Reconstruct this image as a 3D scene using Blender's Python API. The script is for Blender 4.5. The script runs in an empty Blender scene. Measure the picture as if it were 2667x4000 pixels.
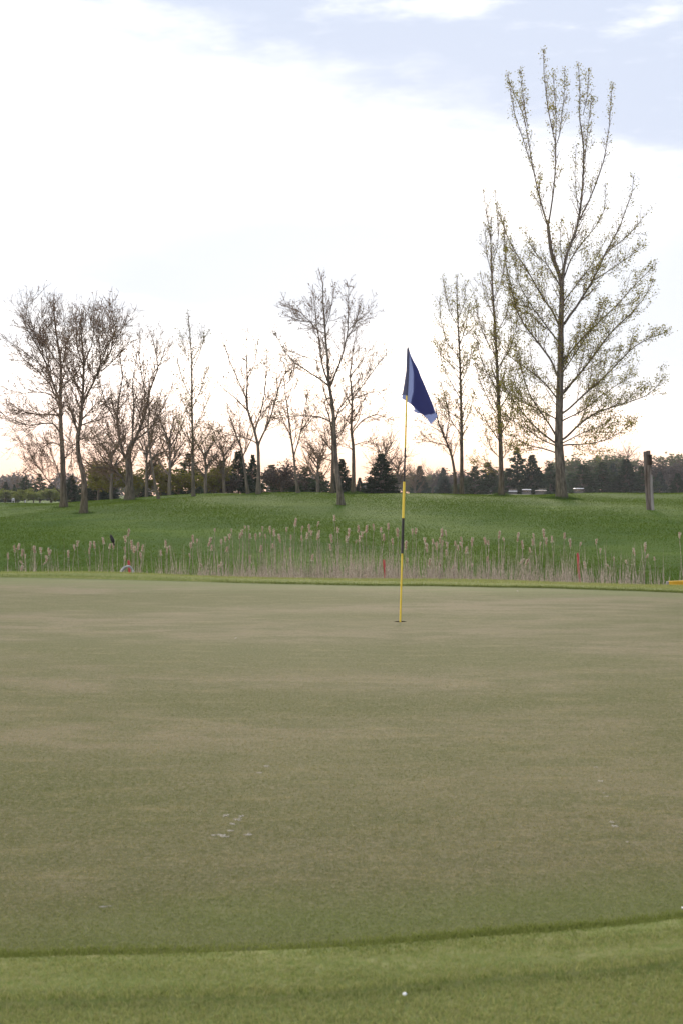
import bpy, bmesh, math, random
import numpy as np
from mathutils import Vector

# ------------------------------------------------------------------ scene, camera, sky, sun, exposure
S = bpy.context.scene
COL = S.collection
F = 5556.0            # focal length in photograph pixels (50 mm on a 24 x 36 frame)
CX, HY = 1333.5, 1925.0
CZ = 1.143            # camera height above the green

cam = bpy.data.cameras.new('camera')
cam.sensor_fit = 'VERTICAL'; cam.sensor_height = 36.0; cam.lens = F/4000*36.0
cam.shift_y = -75.0/4000
cam.clip_start = 0.1; cam.clip_end = 5000
cam.dof.use_dof = True; cam.dof.focus_distance = 19.0; cam.dof.aperture_fstop = 10.0
camo = bpy.data.objects.new('camera', cam); COL.objects.link(camo)
camo.location = (0, 0, CZ); camo.rotation_euler = (math.radians(90), 0, 0)
S.camera = camo

SUN_EL, SUN_AZ = math.radians(10.0), math.radians(3.0)      # azimuth measured from +Y towards +X
w = bpy.data.worlds.new('World'); S.world = w; w.use_nodes = True
nt = w.node_tree; nt.nodes.clear()
def N(tree, t, **kw):
    n = tree.nodes.new(t)
    for k, v in kw.items(): setattr(n, k, v)
    return n
def wire(tree, a, b): tree.links.new(a, b)
def mth(tree, op, a, b=None, c=None, clamp=False):
    n = tree.nodes.new('ShaderNodeMath'); n.operation = op; n.use_clamp = clamp
    for i, x in enumerate((a, b, c)):
        if x is None: continue
        if isinstance(x, (int, float)): n.inputs[i].default_value = x
        else: tree.links.new(x, n.inputs[i])
    return n.outputs[0]
def mixc(tree, f, a, b, blend='MIX'):
    n = tree.nodes.new('ShaderNodeMix'); n.data_type = 'RGBA'; n.blend_type = blend
    for s, x in ((n.inputs[0], f), (n.inputs[6], a), (n.inputs[7], b)):
        if isinstance(x, (int, float)): s.default_value = x
        elif isinstance(x, tuple): s.default_value = (*x[:3], 1)
        else: tree.links.new(x, s)
    return n.outputs[2]
def smooth(tree, x, a, b):
    n = tree.nodes.new('ShaderNodeMapRange'); n.interpolation_type = 'SMOOTHSTEP'
    tree.links.new(x, n.inputs[0]); n.inputs[1].default_value = a; n.inputs[2].default_value = b
    return n.outputs[0]
def noise(tree, vec, scale, detail=4, rough=0.55, dim='3D'):
    n = tree.nodes.new('ShaderNodeTexNoise'); n.noise_dimensions = dim
    n.inputs['Scale'].default_value = scale; n.inputs['Detail'].default_value = detail
    n.inputs['Roughness'].default_value = rough
    if vec is not None: tree.links.new(vec, n.inputs['Vector'])
    return n.outputs[0]
def mapping(tree, vec, scale=(1,1,1), loc=(0,0,0)):
    n = tree.nodes.new('ShaderNodeMapping'); tree.links.new(vec, n.inputs[0])
    n.inputs['Scale'].default_value = scale; n.inputs['Location'].default_value = loc
    return n.outputs[0]

sky = N(nt, 'ShaderNodeTexSky'); sky.sky_type = 'NISHITA'; sky.sun_disc = False
sky.sun_elevation = SUN_EL; sky.sun_rotation = SUN_AZ
tc = N(nt, 'ShaderNodeTexCoord'); sep = N(nt, 'ShaderNodeSeparateXYZ'); wire(nt, tc.outputs['Generated'], sep.inputs[0])
dx, dy, dz = sep.outputs
n_big = noise(nt, mapping(nt, tc.outputs['Generated'], (3.2, 3.2, 9.0), (0.3, 0.1, 0.55)), 1.0, 5, 0.55)
n_fine = noise(nt, mapping(nt, tc.outputs['Generated'], (7, 7, 26.0), (1.7, 2.0, 0.2)), 1.0, 6, 0.6)
nb = mth(nt, 'SUBTRACT', n_big, 0.5); nf = mth(nt, 'SUBTRACT', n_fine, 0.5)
# open blue-grey cloud over the upper right, edge falling to the right
edge = mth(nt, 'ADD', dz, mth(nt, 'MULTIPLY', dx, 0.30))
edge = mth(nt, 'ADD', edge, mth(nt, 'MULTIPLY', nb, 0.10))
n_wisp = noise(nt, mapping(nt, tc.outputs['Generated'], (16, 16, 48.0), (0.2, 3.0, 0.7)), 1.0, 6, 0.6)
edge = mth(nt, 'ADD', edge, mth(nt, 'MULTIPLY', nf, 0.12))
edge = mth(nt, 'ADD', edge, mth(nt, 'MULTIPLY', mth(nt, 'SUBTRACT', n_wisp, 0.5), 0.05))
m_blue = smooth(nt, edge, 0.205, 0.305)
breaks = smooth(nt, mth(nt, 'ADD', n_fine, mth(nt, 'MULTIPLY', nb, 0.5)), 0.52, 0.84)
m_blue = mth(nt, 'MULTIPLY', m_blue, mth(nt, 'SUBTRACT', 1.0, mth(nt, 'MULTIPLY', breaks, 0.9)))
# thin lavender veil lower down and a paler blue gap towards the right
def bump(cx, cz, sx, sz, r0=2.1):
    a = mth(nt, 'DIVIDE', mth(nt, 'SUBTRACT', mth(nt, 'ADD', dx, mth(nt, 'ADD', mth(nt, 'MULTIPLY', nf, 0.22), mth(nt, 'MULTIPLY', mth(nt, 'SUBTRACT', n_wisp, 0.5), 0.14))), cx), sx)
    b = mth(nt, 'DIVIDE', mth(nt, 'SUBTRACT', mth(nt, 'ADD', dz, mth(nt, 'ADD', mth(nt, 'MULTIPLY', nf, 0.07), mth(nt, 'MULTIPLY', mth(nt, 'SUBTRACT', n_wisp, 0.5), 0.05))), cz), sz)
    r = mth(nt, 'ADD', mth(nt, 'POWER', mth(nt, 'ABSOLUTE', a), 2.0), mth(nt, 'POWER', mth(nt, 'ABSOLUTE', b), 2.0))
    return smooth(nt, r, r0, 0.2), smooth(nt, r, 3.6, 0.5)
v1, w1 = bump(-0.01, 0.155, 0.19, 0.042)
v2, w2 = bump(0.25, 0.12, 0.17, 0.058)
v3, w3 = bump(-0.17, 0.14, 0.12, 0.03)
veil = mth(nt, 'MAXIMUM', v1, mth(nt, 'MAXIMUM', mth(nt, 'MULTIPLY', v2, 1.0), mth(nt, 'MULTIPLY', v3, 0.8)))
# glow round the hidden sun
sd = Vector((math.sin(SUN_AZ)*math.cos(SUN_EL), math.cos(SUN_AZ)*math.cos(SUN_EL), math.sin(SUN_EL)))
dot = N(nt, 'ShaderNodeVectorMath', operation='DOT_PRODUCT'); wire(nt, tc.outputs['Generated'], dot.inputs[0]); dot.inputs[1].default_value = sd
glow = mth(nt, 'POWER', mth(nt, 'MAXIMUM', dot.outputs['Value'], 0.0), 70.0)
bright = mixc(nt, glow, (1.50, 1.46, 1.43), (2.9, 2.35, 1.9))
low = smooth(nt, dz, 0.135, 0.0)
c = mixc(nt, low, bright, (0.70, 0.445, 0.325))
wide = mth(nt, 'MAXIMUM', w1, mth(nt, 'MAXIMUM', w2, w3)); wide = mth(nt, 'MAXIMUM', wide, smooth(nt, edge, 0.15, 0.26))
c = mixc(nt, mth(nt, 'MULTIPLY', wide, mth(nt, 'SUBTRACT', 1.0, low)), c, (0.72, 0.71, 0.71))
c = mixc(nt, veil, c, (0.395, 0.42, 0.468))
c = mixc(nt, m_blue, c, (0.315, 0.352, 0.432))
c10 = mixc(nt, 1.0, c, (10, 10, 10), 'MULTIPLY')
skyc = mixc(nt, 0.985, sky.outputs[0], c10)
bg = N(nt, 'ShaderNodeBackground'); bg.inputs['Strength'].default_value = 0.1
wire(nt, skyc, bg.inputs['Color'])
wo = N(nt, 'ShaderNodeOutputWorld'); wire(nt, bg.outputs[0], wo.inputs[0])

sl = bpy.data.lights.new('sun', 'SUN'); sl.energy = 1.5; sl.angle = math.radians(12); sl.color = (1.0, 0.86, 0.68)
so = bpy.data.objects.new('sun', sl); COL.objects.link(so); so.location = (20, 300, 60)
so.rotation_euler = sd.to_track_quat('Z', 'Y').to_euler()

S.view_settings.view_transform = 'Standard'; S.view_settings.look = 'None'
S.view_settings.exposure = 1.15; S.view_settings.gamma = 1.0; S.view_settings.use_curve_mapping = False

# ------------------------------------------------------------------ helpers
rng = np.random.default_rng(7)
def P(px, py, D):
    return ((px-CX)/F*D, D, CZ + (HY-py)/F*D)
class MB:
    def __init__(s): s.v = []; s.f = []; s.n = 0
    def add(s, v, f, mat=0):
        v = np.asarray(v, np.float32).reshape(-1, 3); f = np.asarray(f, np.int64)
        s.v.append(v); s.f.append((f + s.n, mat)); s.n += len(v)
    def mesh(s, name, mats, smooth=True):
        me = bpy.data.meshes.new(name)
        if s.n:
            V = np.concatenate(s.v); me.vertices.add(len(V)); me.vertices.foreach_set('co', V.ravel())
            loops = np.concatenate([f.ravel() for f, _ in s.f])
            tot = np.concatenate([np.full(len(f), f.shape[1]) for f, _ in s.f])
            mi = np.concatenate([np.full(len(f), m) for f, m in s.f])
            me.loops.add(len(loops)); me.loops.foreach_set('vertex_index', loops)
            me.polygons.add(len(tot))
            me.polygons.foreach_set('loop_start', np.concatenate([[0], np.cumsum(tot)[:-1]]))
            me.polygons.foreach_set('loop_total', tot)
            me.polygons.foreach_set('material_index', mi)
            me.polygons.foreach_set('use_smooth', np.full(len(tot), smooth))
            me.update(calc_edges=True)
        for m in mats: me.materials.append(m)
        return me
    def build(s, name, mats, parent=None, smooth=True, loc=None):
        if not isinstance(mats, (list, tuple)): mats = [mats]
        return link(name, s.mesh(name, mats, smooth), parent, loc)
def link(name, data, parent=None, loc=None):
    o = bpy.data.objects.new(name, data); COL.objects.link(o)
    if parent is not None: o.parent = parent
    if loc is not None: o.location = loc
    return o
def tag(o, label=None, cat=None, group=None, kind=None):
    if label: o['label'] = label
    if cat: o['category'] = cat
    if group: o['group'] = group
    if kind: o['kind'] = kind
    return o
def thing(name, loc, label, cat, group=None, rz=0.0):
    o = link(name, None, None, loc); o.rotation_euler = (0, 0, rz); o.empty_display_size = 0.2
    return tag(o, label, cat, group)
def dup(root, loc, label, group=None, rz=0.0, scale=(1,1,1)):
    r = root.copy(); COL.objects.link(r); r.location = loc; r.rotation_euler = (0, 0, rz); r.scale = scale
    r['label'] = label
    if group: r['group'] = group
    for ch in list(root.children):
        cc = ch.copy(); COL.objects.link(cc); cc.parent = r
        for g in list(ch.children):
            d = g.copy(); COL.objects.link(d); d.parent = cc
    return r
def frames(t):
    t = t/np.maximum(np.linalg.norm(t, axis=-1, keepdims=True), 1e-9)
    ref = np.where(np.abs(t[..., 2:3]) > 0.9, np.array([1., 0, 0]), np.array([0, 0, 1.]))
    a = np.cross(t, ref); a /= np.maximum(np.linalg.norm(a, axis=-1, keepdims=True), 1e-9)
    return a, np.cross(t, a)
def prisms(mb, P0, P1, R0, R1, sides=3, mat=0):
    P0 = np.asarray(P0, float); P1 = np.asarray(P1, float); n = len(P0)
    if n == 0: return
    a, b = frames(P1-P0); ang = np.arange(sides)*2*math.pi/sides
    off = a[:, None]*np.cos(ang)[None, :, None] + b[:, None]*np.sin(ang)[None, :, None]
    v = np.concatenate([P0[:, None] + off*np.asarray(R0)[:, None, None], P1[:, None] + off*np.asarray(R1)[:, None, None]], 1)
    base = np.arange(n)[:, None, None]*2*sides
    k = np.arange(sides); k2 = (k+1) % sides
    q = np.stack([k, k2, k2+sides, k+sides], -1)[None] + base
    mb.add(v.reshape(-1, 3), q.reshape(-1, 4), mat)
def tube(mb, pts, rad, sides=8, mat=0, cap=True, wob=0.0, rg=None):
    pts = np.asarray(pts, float); rad = np.asarray(rad, float); n = len(pts)
    t = np.gradient(pts, axis=0); t /= np.linalg.norm(t, axis=1, keepdims=True)
    a0, _ = frames(t[:1]); a = a0[0]; A = []; B = []
    for i in range(n):
        a = a - t[i]*np.dot(a, t[i]); a /= np.linalg.norm(a); A.append(a); B.append(np.cross(t[i], a))
    A = np.array(A); B = np.array(B); ang = np.arange(sides)*2*math.pi/sides
    rr = rad[:, None]*np.ones(sides)
    if wob: rr = rr*(1 + wob*(rg or rng).standard_normal((n, sides)))
    v = pts[:, None] + (A[:, None]*np.cos(ang)[None, :, None] + B[:, None]*np.sin(ang)[None, :, None])*rr[..., None]
    k = np.arange(sides); k2 = (k+1) % sides; i = np.arange(n-1)[:, None]*sides
    q = np.stack([k+i, k2+i, k2+i+sides, k+i+sides], -1).reshape(-1, 4)
    mb.add(v.reshape(-1, 3), q, mat)
    if cap:
        mb.add(v[0], [list(range(sides))[::-1]], mat); mb.add(v[-1], [list(range(sides))], mat)
def box(mb, c, s, mat=0, rot=None, taper=1.0):
    x, y, z = s[0]/2, s[1]/2, s[2]/2
    v = np.array([[-x,-y,-z],[x,-y,-z],[x,y,-z],[-x,y,-z],[-x*taper,-y*taper,z],[x*taper,-y*taper,z],[x*taper,y*taper,z],[-x*taper,y*taper,z]])
    if rot is not None: v = v @ np.array(rot).T
    mb.add(v+np.array(c), [[0,3,2,1],[4,5,6,7],[0,1,5,4],[1,2,6,5],[2,3,7,6],[3,0,4,7]], mat)
def bevel_obj(o, wd=0.01, seg=2):
    m = o.modifiers.new('bevel', 'BEVEL'); m.width = wd; m.segments = seg; m.limit_method = 'ANGLE'; return o
def blades(mb, X, Y, Z, h, wd, lean=0.35, mat=0, rg=rng):
    n = len(X); az = rg.uniform(0, 2*math.pi, n); la = rg.uniform(0, 2*math.pi, n); le = np.abs(rg.normal(0, lean, n))
    hh = h*rg.uniform(0.55, 1.15, n); ww = wd*rg.uniform(0.7, 1.3, n)
    b = np.stack([X, Y, Z], 1); u = np.stack([np.cos(az), np.sin(az), np.zeros(n)], 1)*ww[:, None]*0.5
    tip = b + np.stack([np.cos(la)*le*hh, np.sin(la)*le*hh, hh], 1)
    v = np.stack([b-u, b+u, tip], 1).reshape(-1, 3)
    mb.add(v, np.arange(3*n).reshape(-1, 3), mat)

# ------------------------------------------------------------------ materials
def mat(name, rough=0.85, spec=0.2):
    m = bpy.data.materials.new(name); m.use_nodes = True; t = m.node_tree
    b = t.nodes['Principled BSDF']; b.inputs['Roughness'].default_value = rough; b.inputs['Specular IOR Level'].default_value = spec
    return m, t, b
def pos(t): return N(t, 'ShaderNodeNewGeometry').outputs['Position']
def objc(t): return N(t, 'ShaderNodeTexCoord').outputs['Object']
def bumpn(t, b, h, strength=0.3, dist=0.01):
    n = N(t, 'ShaderNodeBump'); n.inputs['Strength'].default_value = strength; n.inputs['Distance'].default_value = dist
    wire(t, h, n.inputs['Height']); wire(t, n.outputs[0], b.inputs['Normal'])
def two_tone(name, c1, c2, scale=6, rough=0.85, spec=0.2, bump_=0.0, world=False, stretch=(1,1,1), lo=0.35, hi=0.65, dist=0.01):
    m, t, b = mat(name, rough, spec)
    v = mapping(t, pos(t) if world else objc(t), stretch)
    n = noise(t, v, scale, 5, 0.6)
    wire(t, mixc(t, smooth(t, n, lo, hi), c1, c2), b.inputs['Base Color'])
    if bump_: bumpn(t, b, n, bump_, dist)
    return m
def leafy(name, c1, c2, scale=1.5, trans=0.45):
    m = bpy.data.materials.new(name); m.use_nodes = True; t = m.node_tree; t.nodes.clear()
    oi = N(t, 'ShaderNodeObjectInfo')
    n = noise(t, pos(t), scale, 3, 0.6); n2 = noise(t, pos(t), 40.0, 2, 0.6)
    f = mth(t, 'ADD', mth(t, 'MULTIPLY', n, 0.5), mth(t, 'MULTIPLY', n2, 0.5))
    cc = mixc(t, smooth(t, f, 0.36, 0.64), c1, c2)
    cc = mixc(t, mth(t, 'MULTIPLY', oi.outputs['Random'], 0.3), cc, tuple(0.6*x for x in c1))
    d = N(t, 'ShaderNodeBsdfDiffuse'); wire(t, cc, d.inputs[0])
    tr = N(t, 'ShaderNodeBsdfTranslucent'); wire(t, cc, tr.inputs[0])
    mx = N(t, 'ShaderNodeMixShader'); mx.inputs[0].default_value = trans
    wire(t, d.outputs[0], mx.inputs[1]); wire(t, tr.outputs[0], mx.inputs[2])
    o = N(t, 'ShaderNodeOutputMaterial'); wire(t, mx.outputs[0], o.inputs[0])
    return m

def grass_ground():
    m, t, b = mat('rough_grass_ground', 0.95, 0.05)
    p = pos(t); sp = N(t, 'ShaderNodeSeparateXYZ'); wire(t, p, sp.inputs[0])
    big = noise(t, mapping(t, p, (0.10, 0.22, 0.1)), 1.0, 4, 0.6)
    mid = noise(t, mapping(t, p, (0.5, 0.9, 1)), 1.0, 5, 0.65)
    fine = noise(t, p, 14.0, 4, 0.7)
    hill = mixc(t, smooth(t, big, 0.36, 0.62), (0.062, 0.112, 0.014), (0.096, 0.152, 0.020))
    hill = mixc(t, mth(t, 'MULTIPLY', smooth(t, mid, 0.42, 0.66), 0.55), hill, (0.042, 0.096, 0.014))
    hill = mixc(t, mth(t, 'MULTIPLY', smooth(t, fine, 0.48, 0.75), 0.45), hill, (0.100, 0.168, 0.028))
    near = mixc(t, smooth(t, noise(t, p, 30.0, 4, 0.7), 0.35, 0.65), (0.190, 0.225, 0.058), (0.290, 0.280, 0.110))
    near = mixc(t, mth(t, 'MULTIPLY', smooth(t, noise(t, p, 3.0, 4, 0.6), 0.4, 0.65), 0.5), near, (0.180, 0.215, 0.062))
    f = smooth(t, sp.outputs[1], 21.5, 24.5)
    wire(t, mixc(t, f, near, hill), b.inputs['Base Color'])
    bumpn(t, b, fine, 0.4, 0.03)
    return m
M_ground = grass_ground()
def grass_blades(name, stops, scale):
    m = bpy.data.materials.new(name); m.use_nodes = True; t = m.node_tree; t.nodes.clear()
    p = pos(t)
    n = noise(t, mapping(t, p, (1, 1, 0.12)), scale, 3, 0.7); n2 = noise(t, mapping(t, p, (0.35, 0.7, 0.2)), 1.0, 4, 0.6)
    cc = mixc(t, smooth(t, n, 0.35, 0.65), stops[0], stops[1])
    cc = mixc(t, mth(t, 'MULTIPLY', smooth(t, n2, 0.42, 0.68), 0.6), cc, stops[2])
    d = N(t, 'ShaderNodeBsdfDiffuse'); wire(t, cc, d.inputs[0])
    tr = N(t, 'ShaderNodeBsdfTranslucent'); wire(t, cc, tr.inputs[0])
    mx = N(t, 'ShaderNodeMixShader'); mx.inputs[0].default_value = 0.4
    wire(t, d.outputs[0], mx.inputs[1]); wire(t, tr.outputs[0], mx.inputs[2])
    o = N(t, 'ShaderNodeOutputMaterial'); wire(t, mx.outputs[0], o.inputs[0])
    return m
M_hillblade = grass_blades('hill_grass', ((0.086, 0.136, 0.017), (0.104, 0.156, 0.021), (0.068, 0.116, 0.014)), 5.0)
M_fringeblade = grass_blades('fringe_grass', ((0.245, 0.285, 0.078), (0.385, 0.365, 0.155), (0.250, 0.285, 0.088)), 120.0)
M_lushshade = grass_blades('lush_and_shade_edge_grass', ((0.160, 0.200, 0.045), (0.240, 0.255, 0.075), (0.165, 0.205, 0.050)), 120.0)  # deeper green edge turf, with the lip's shade put into its colour
M_tuft = grass_blades('tuft_grass', ((0.062, 0.115, 0.022), (0.100, 0.155, 0.030), (0.050, 0.100, 0.02)), 15.0)

def putting_mat():
    m, t, b = mat('putting_green', 0.95, 0.05)
    p = pos(t)
    big = noise(t, mapping(t, p, (0.22, 0.55, 1)), 1.0, 5, 0.6)
    mid = noise(t, mapping(t, p, (1.1, 2.2, 1)), 1.0, 5, 0.65)
    fine = noise(t, p, 55.0, 5, 0.75); fine2 = noise(t, mapping(t, p, (1, 1, 1), (5, 3, 0)), 170.0, 3, 0.7)
    c = mixc(t, smooth(t, big, 0.40, 0.60), (0.150, 0.146, 0.060), (0.262, 0.214, 0.128))
    c = mixc(t, mth(t, 'MULTIPLY', smooth(t, mid, 0.42, 0.62), 0.70), c, (0.135, 0.138, 0.054))
    mid2 = noise(t, mapping(t, p, (2.2, 6.0, 1), (4, 1, 0)), 1.0, 5, 0.7)
    c = mixc(t, mth(t, 'MULTIPLY', smooth(t, mid2, 0.48, 0.72), 0.5), c, (0.300, 0.248, 0.124))
    c = mixc(t, mth(t, 'MULTIPLY', smooth(t, fine, 0.42, 0.70), 0.60), c, (0.360, 0.285, 0.170))
    c = mixc(t, mth(t, 'MULTIPLY', smooth(t, fine2, 0.46, 0.70), 0.55), c, (0.105, 0.130, 0.042))
    fine3 = noise(t, mapping(t, p, (1, 1, 1), (2, 9, 0)), 22.0, 4, 0.7)
    c = mixc(t, mth(t, 'MULTIPLY', smooth(t, fine3, 0.45, 0.7), 0.45), c, (0.150, 0.148, 0.060))
    # a greener band round the edge
    sp = N(t, 'ShaderNodeSeparateXYZ'); wire(t, p, sp.inputs[0])
    e = mth(t, 'ADD', sp.outputs[1], mth(t, 'MULTIPLY', sp.outputs[0], 0.28)); e = mth(t, 'ADD', e, mth(t, 'MULTIPLY', mth(t, 'SUBTRACT', mid, 0.5), 3.0))
    c = mixc(t, mth(t, 'MULTIPLY', smooth(t, e, 15.5, 18.0), 0.7), c, (0.215, 0.235, 0.095))
    e2 = mth(t, 'SUBTRACT', sp.outputs[1], mth(t, 'MULTIPLY', sp.outputs[0], 0.2)); e2 = mth(t, 'ADD', e2, mth(t, 'MULTIPLY', mth(t, 'SUBTRACT', mid, 0.5), 0.7))
    c = mixc(t, mth(t, 'MULTIPLY', smooth(t, e2, 4.3, 3.6), 0.6), c, (0.165, 0.190, 0.060))
    wire(t, c, b.inputs['Base Color'])
    bumpn(t, b, mth(t, 'ADD', fine, fine2), 0.5, 0.006)
    return m
M_green = putting_mat()
M_nap = M_green.copy(); M_nap.name = 'putting_green_nap'
_t = M_nap.node_tree; _b = _t.nodes['Principled BSDF']; _o = [n for n in _t.nodes if n.type == 'OUTPUT_MATERIAL'][0]
_tr = N(_t, 'ShaderNodeBsdfTranslucent'); _src = _b.inputs['Base Color'].links[0].from_socket; _tip = mixc(_t, 1.0, _src, (1.42, 1.47, 1.30), 'MULTIPLY'); wire(_t, _tip, _b.inputs['Base Color']); wire(_t, _tip, _tr.inputs[0]); _mx = N(_t, 'ShaderNodeMixShader'); _mx.inputs[0].default_value = 0.4
wire(_t, _b.outputs[0], _mx.inputs[1]); wire(_t, _tr.outputs[0], _mx.inputs[2]); wire(_t, _mx.outputs[0], _o.inputs['Surface'])
def bark(name, c1, c2, moss=(0.05, 0.06, 0.02), mossh=1.2):
    m, t, b = mat(name, 0.95, 0.1)
    v = objc(t); sp = N(t, 'ShaderNodeSeparateXYZ'); wire(t, v, sp.inputs[0])
    n = noise(t, mapping(t, v, (14, 14, 2.2)), 1.0, 5, 0.65)
    n2 = noise(t, mapping(t, v, (1.5, 1.5, 1)), 1.0, 3)
    c = mixc(t, smooth(t, n, 0.36, 0.64), c1, c2)
    c = mixc(t, mth(t, 'MULTIPLY', smooth(t, mth(t, 'ADD', sp.outputs[2], mth(t, 'MULTIPLY', n2, 1.5)), mossh+0.9, 0.2), 0.6), c, moss)
    wire(t, c, b.inputs['Base Color']); bumpn(t, b, n, 0.9, 0.03)
    return m
M_bark = bark('grey_brown_bark', (0.060, 0.048, 0.036), (0.160, 0.130, 0.102))
M_bark2 = bark('furrowed_bark', (0.060, 0.052, 0.043), (0.180, 0.155, 0.126))
M_bark3 = bark('pale_bark', (0.105, 0.090, 0.075), (0.190, 0.165, 0.135))
M_twig = two_tone('twig', (0.140, 0.092, 0.066), (0.210, 0.150, 0.108), 3)
M_bud = leafy('bud', (0.13, 0.075, 0.035), (0.17, 0.13, 0.04), 3, 0.35)
M_pleaf = leafy('poplar_leaf', (0.200, 0.190, 0.026), (0.330, 0.290, 0.042), 1.2, 0.55)
M_yleaf = leafy('olive_leaf', (0.135, 0.135, 0.028), (0.205, 0.190, 0.042), 1.2, 0.5)
M_gleaf = leafy('spring_leaf', (0.170, 0.205, 0.045), (0.240, 0.265, 0.070), 1.2, 0.5)
M_pale = leafy('pale_spring_leaf', (0.110, 0.130, 0.060), (0.150, 0.160, 0.080), 1.2, 0.45)
M_greyt = leafy('grey_twig_mass', (0.085, 0.070, 0.062), (0.120, 0.100, 0.085), 1.2, 0.3)
M_spruce = leafy('spruce_needles', (0.024, 0.044, 0.024), (0.052, 0.078, 0.042), 1.5, 0.2)
M_pine = leafy('pine_needles', (0.040, 0.066, 0.030), (0.078, 0.110, 0.052), 1.5, 0.25)
M_blue = leafy('blue_spruce_needles', (0.026, 0.046, 0.034), (0.050, 0.075, 0.058), 1.5, 0.2)
M_reed = leafy('dry_reed', (0.230, 0.182, 0.135), (0.600, 0.515, 0.410), 22, 0.25)
M_head = two_tone('cattail_head', (0.22, 0.12, 0.075), (0.50, 0.37, 0.28), 60, 0.95, 0.05, 0.8, lo=0.4, hi=0.6)
M_fluff = two_tone('cattail_fluff', (0.66, 0.57, 0.42), (0.82, 0.75, 0.60), 40, 0.95, 0.02)
M_yellow = two_tone('yellow_paint', (0.62, 0.44, 0.035), (0.70, 0.52, 0.06), 9, 0.45, 0.4)
M_black = two_tone('black_paint', (0.012, 0.011, 0.012), (0.03, 0.026, 0.026), 9, 0.5, 0.4)
M_red = two_tone('red_paint', (0.36, 0.030, 0.035), (0.46, 0.06, 0.06), 9, 0.6, 0.3)
M_white = two_tone('white_plastic', (0.70, 0.70, 0.68), (0.82, 0.82, 0.80), 5, 0.45, 0.4)
M_pipe = two_tone('weathered_white_plastic', (0.28, 0.28, 0.28), (0.50, 0.51, 0.52), 30, 0.6, 0.3)
M_beige = two_tone('beige_plastic', (0.50, 0.42, 0.33), (0.60, 0.52, 0.42), 5, 0.45, 0.4)
M_rubber = two_tone('rubber', (0.015, 0.015, 0.015), (0.03, 0.03, 0.03), 8, 0.8, 0.2)
M_seat = two_tone('vinyl_seat', (0.09, 0.085, 0.08), (0.13, 0.12, 0.11), 8, 0.6, 0.3)
M_metal = two_tone('grey_metal', (0.25, 0.25, 0.26), (0.33, 0.33, 0.34), 8, 0.4, 0.5)
M_wood = two_tone('weathered_wood', (0.075, 0.060, 0.050), (0.190, 0.165, 0.145), 1.0, 0.95, 0.1, 0.7, stretch=(22, 22, 1.6), dist=0.01)
M_wood2 = two_tone('pale_weathered_wood', (0.15, 0.14, 0.135), (0.28, 0.265, 0.255), 1.0, 0.95, 0.1, 0.7, stretch=(22, 22, 1.6), dist=0.01)
M_darkwood = two_tone('dark_wood', (0.025, 0.018, 0.014), (0.055, 0.042, 0.034), 1.0, 0.9, 0.1, 0.5, stretch=(20, 20, 3))
M_ochre = two_tone('ochre_paint', (0.46, 0.25, 0.018), (0.60, 0.34, 0.03), 12, 0.75, 0.2, 0.2)
M_sand = two_tone('sand', (0.32, 0.275, 0.195), (0.60, 0.54, 0.45), 90, 0.95, 0.1, 0.8)
M_soil = two_tone('soil', (0.030, 0.022, 0.015), (0.06, 0.045, 0.03), 40, 0.95, 0.1)
M_feather = two_tone('black_feather', (0.006, 0.006, 0.007), (0.014, 0.013, 0.014), 30, 0.6, 0.3)
M_siding = two_tone('pale_siding', (0.55, 0.55, 0.54), (0.66, 0.66, 0.64), 1, 0.8, 0.2, stretch=(0.5, 0.5, 12))
M_shingle = two_tone('grey_shingle', (0.14, 0.135, 0.14), (0.22, 0.21, 0.21), 6, 0.9, 0.1)
M_glass, _t, _b = mat('window_glass', 0.08, 0.6); _b.inputs['Base Color'].default_value = (0.03, 0.035, 0.045, 1)
M_clear, _t, _b = mat('windscreen', 0.05, 0.5); _b.inputs['Base Color'].default_value = (0.8, 0.85, 0.85, 1); _b.inputs['Transmission Weight'].default_value = 0.95
M_water, _t, _b = mat('marsh_water', 0.08, 0.5); _b.inputs['Base Color'].default_value = (0.015, 0.017, 0.012, 1)
bumpn(_t, _b, noise(_t, pos(_t), 3.0, 4), 0.15, 0.02)
def cloth_mat(name, col, tcol, tr):
    m = bpy.data.materials.new(name); m.use_nodes = True; t = m.node_tree; t.nodes.clear()
    n = noise(t, objc(t), 60, 3); cc = mixc(t, n, tuple(0.9*x for x in col), tuple(1.1*x for x in col))
    d = N(t, 'ShaderNodeBsdfDiffuse'); wire(t, cc, d.inputs[0])
    q = N(t, 'ShaderNodeBsdfTranslucent'); q.inputs[0].default_value = (*tcol, 1)
    mx = N(t, 'ShaderNodeMixShader'); mx.inputs[0].default_value = tr
    wire(t, d.outputs[0], mx.inputs[1]); wire(t, q.outputs[0], mx.inputs[2])
    o = N(t, 'ShaderNodeOutputMaterial'); wire(t, mx.outputs[0], o.inputs[0])
    return m
M_flag = cloth_mat('blue_flag_cloth', (0.050, 0.052, 0.145), (0.23, 0.30, 0.57), 0.5)
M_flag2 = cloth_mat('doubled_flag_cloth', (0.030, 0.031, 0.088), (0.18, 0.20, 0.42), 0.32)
M_sleeve = cloth_mat('flag_sleeve', (0.115, 0.120, 0.185), (0.12, 0.14, 0.28), 0.35)

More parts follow.
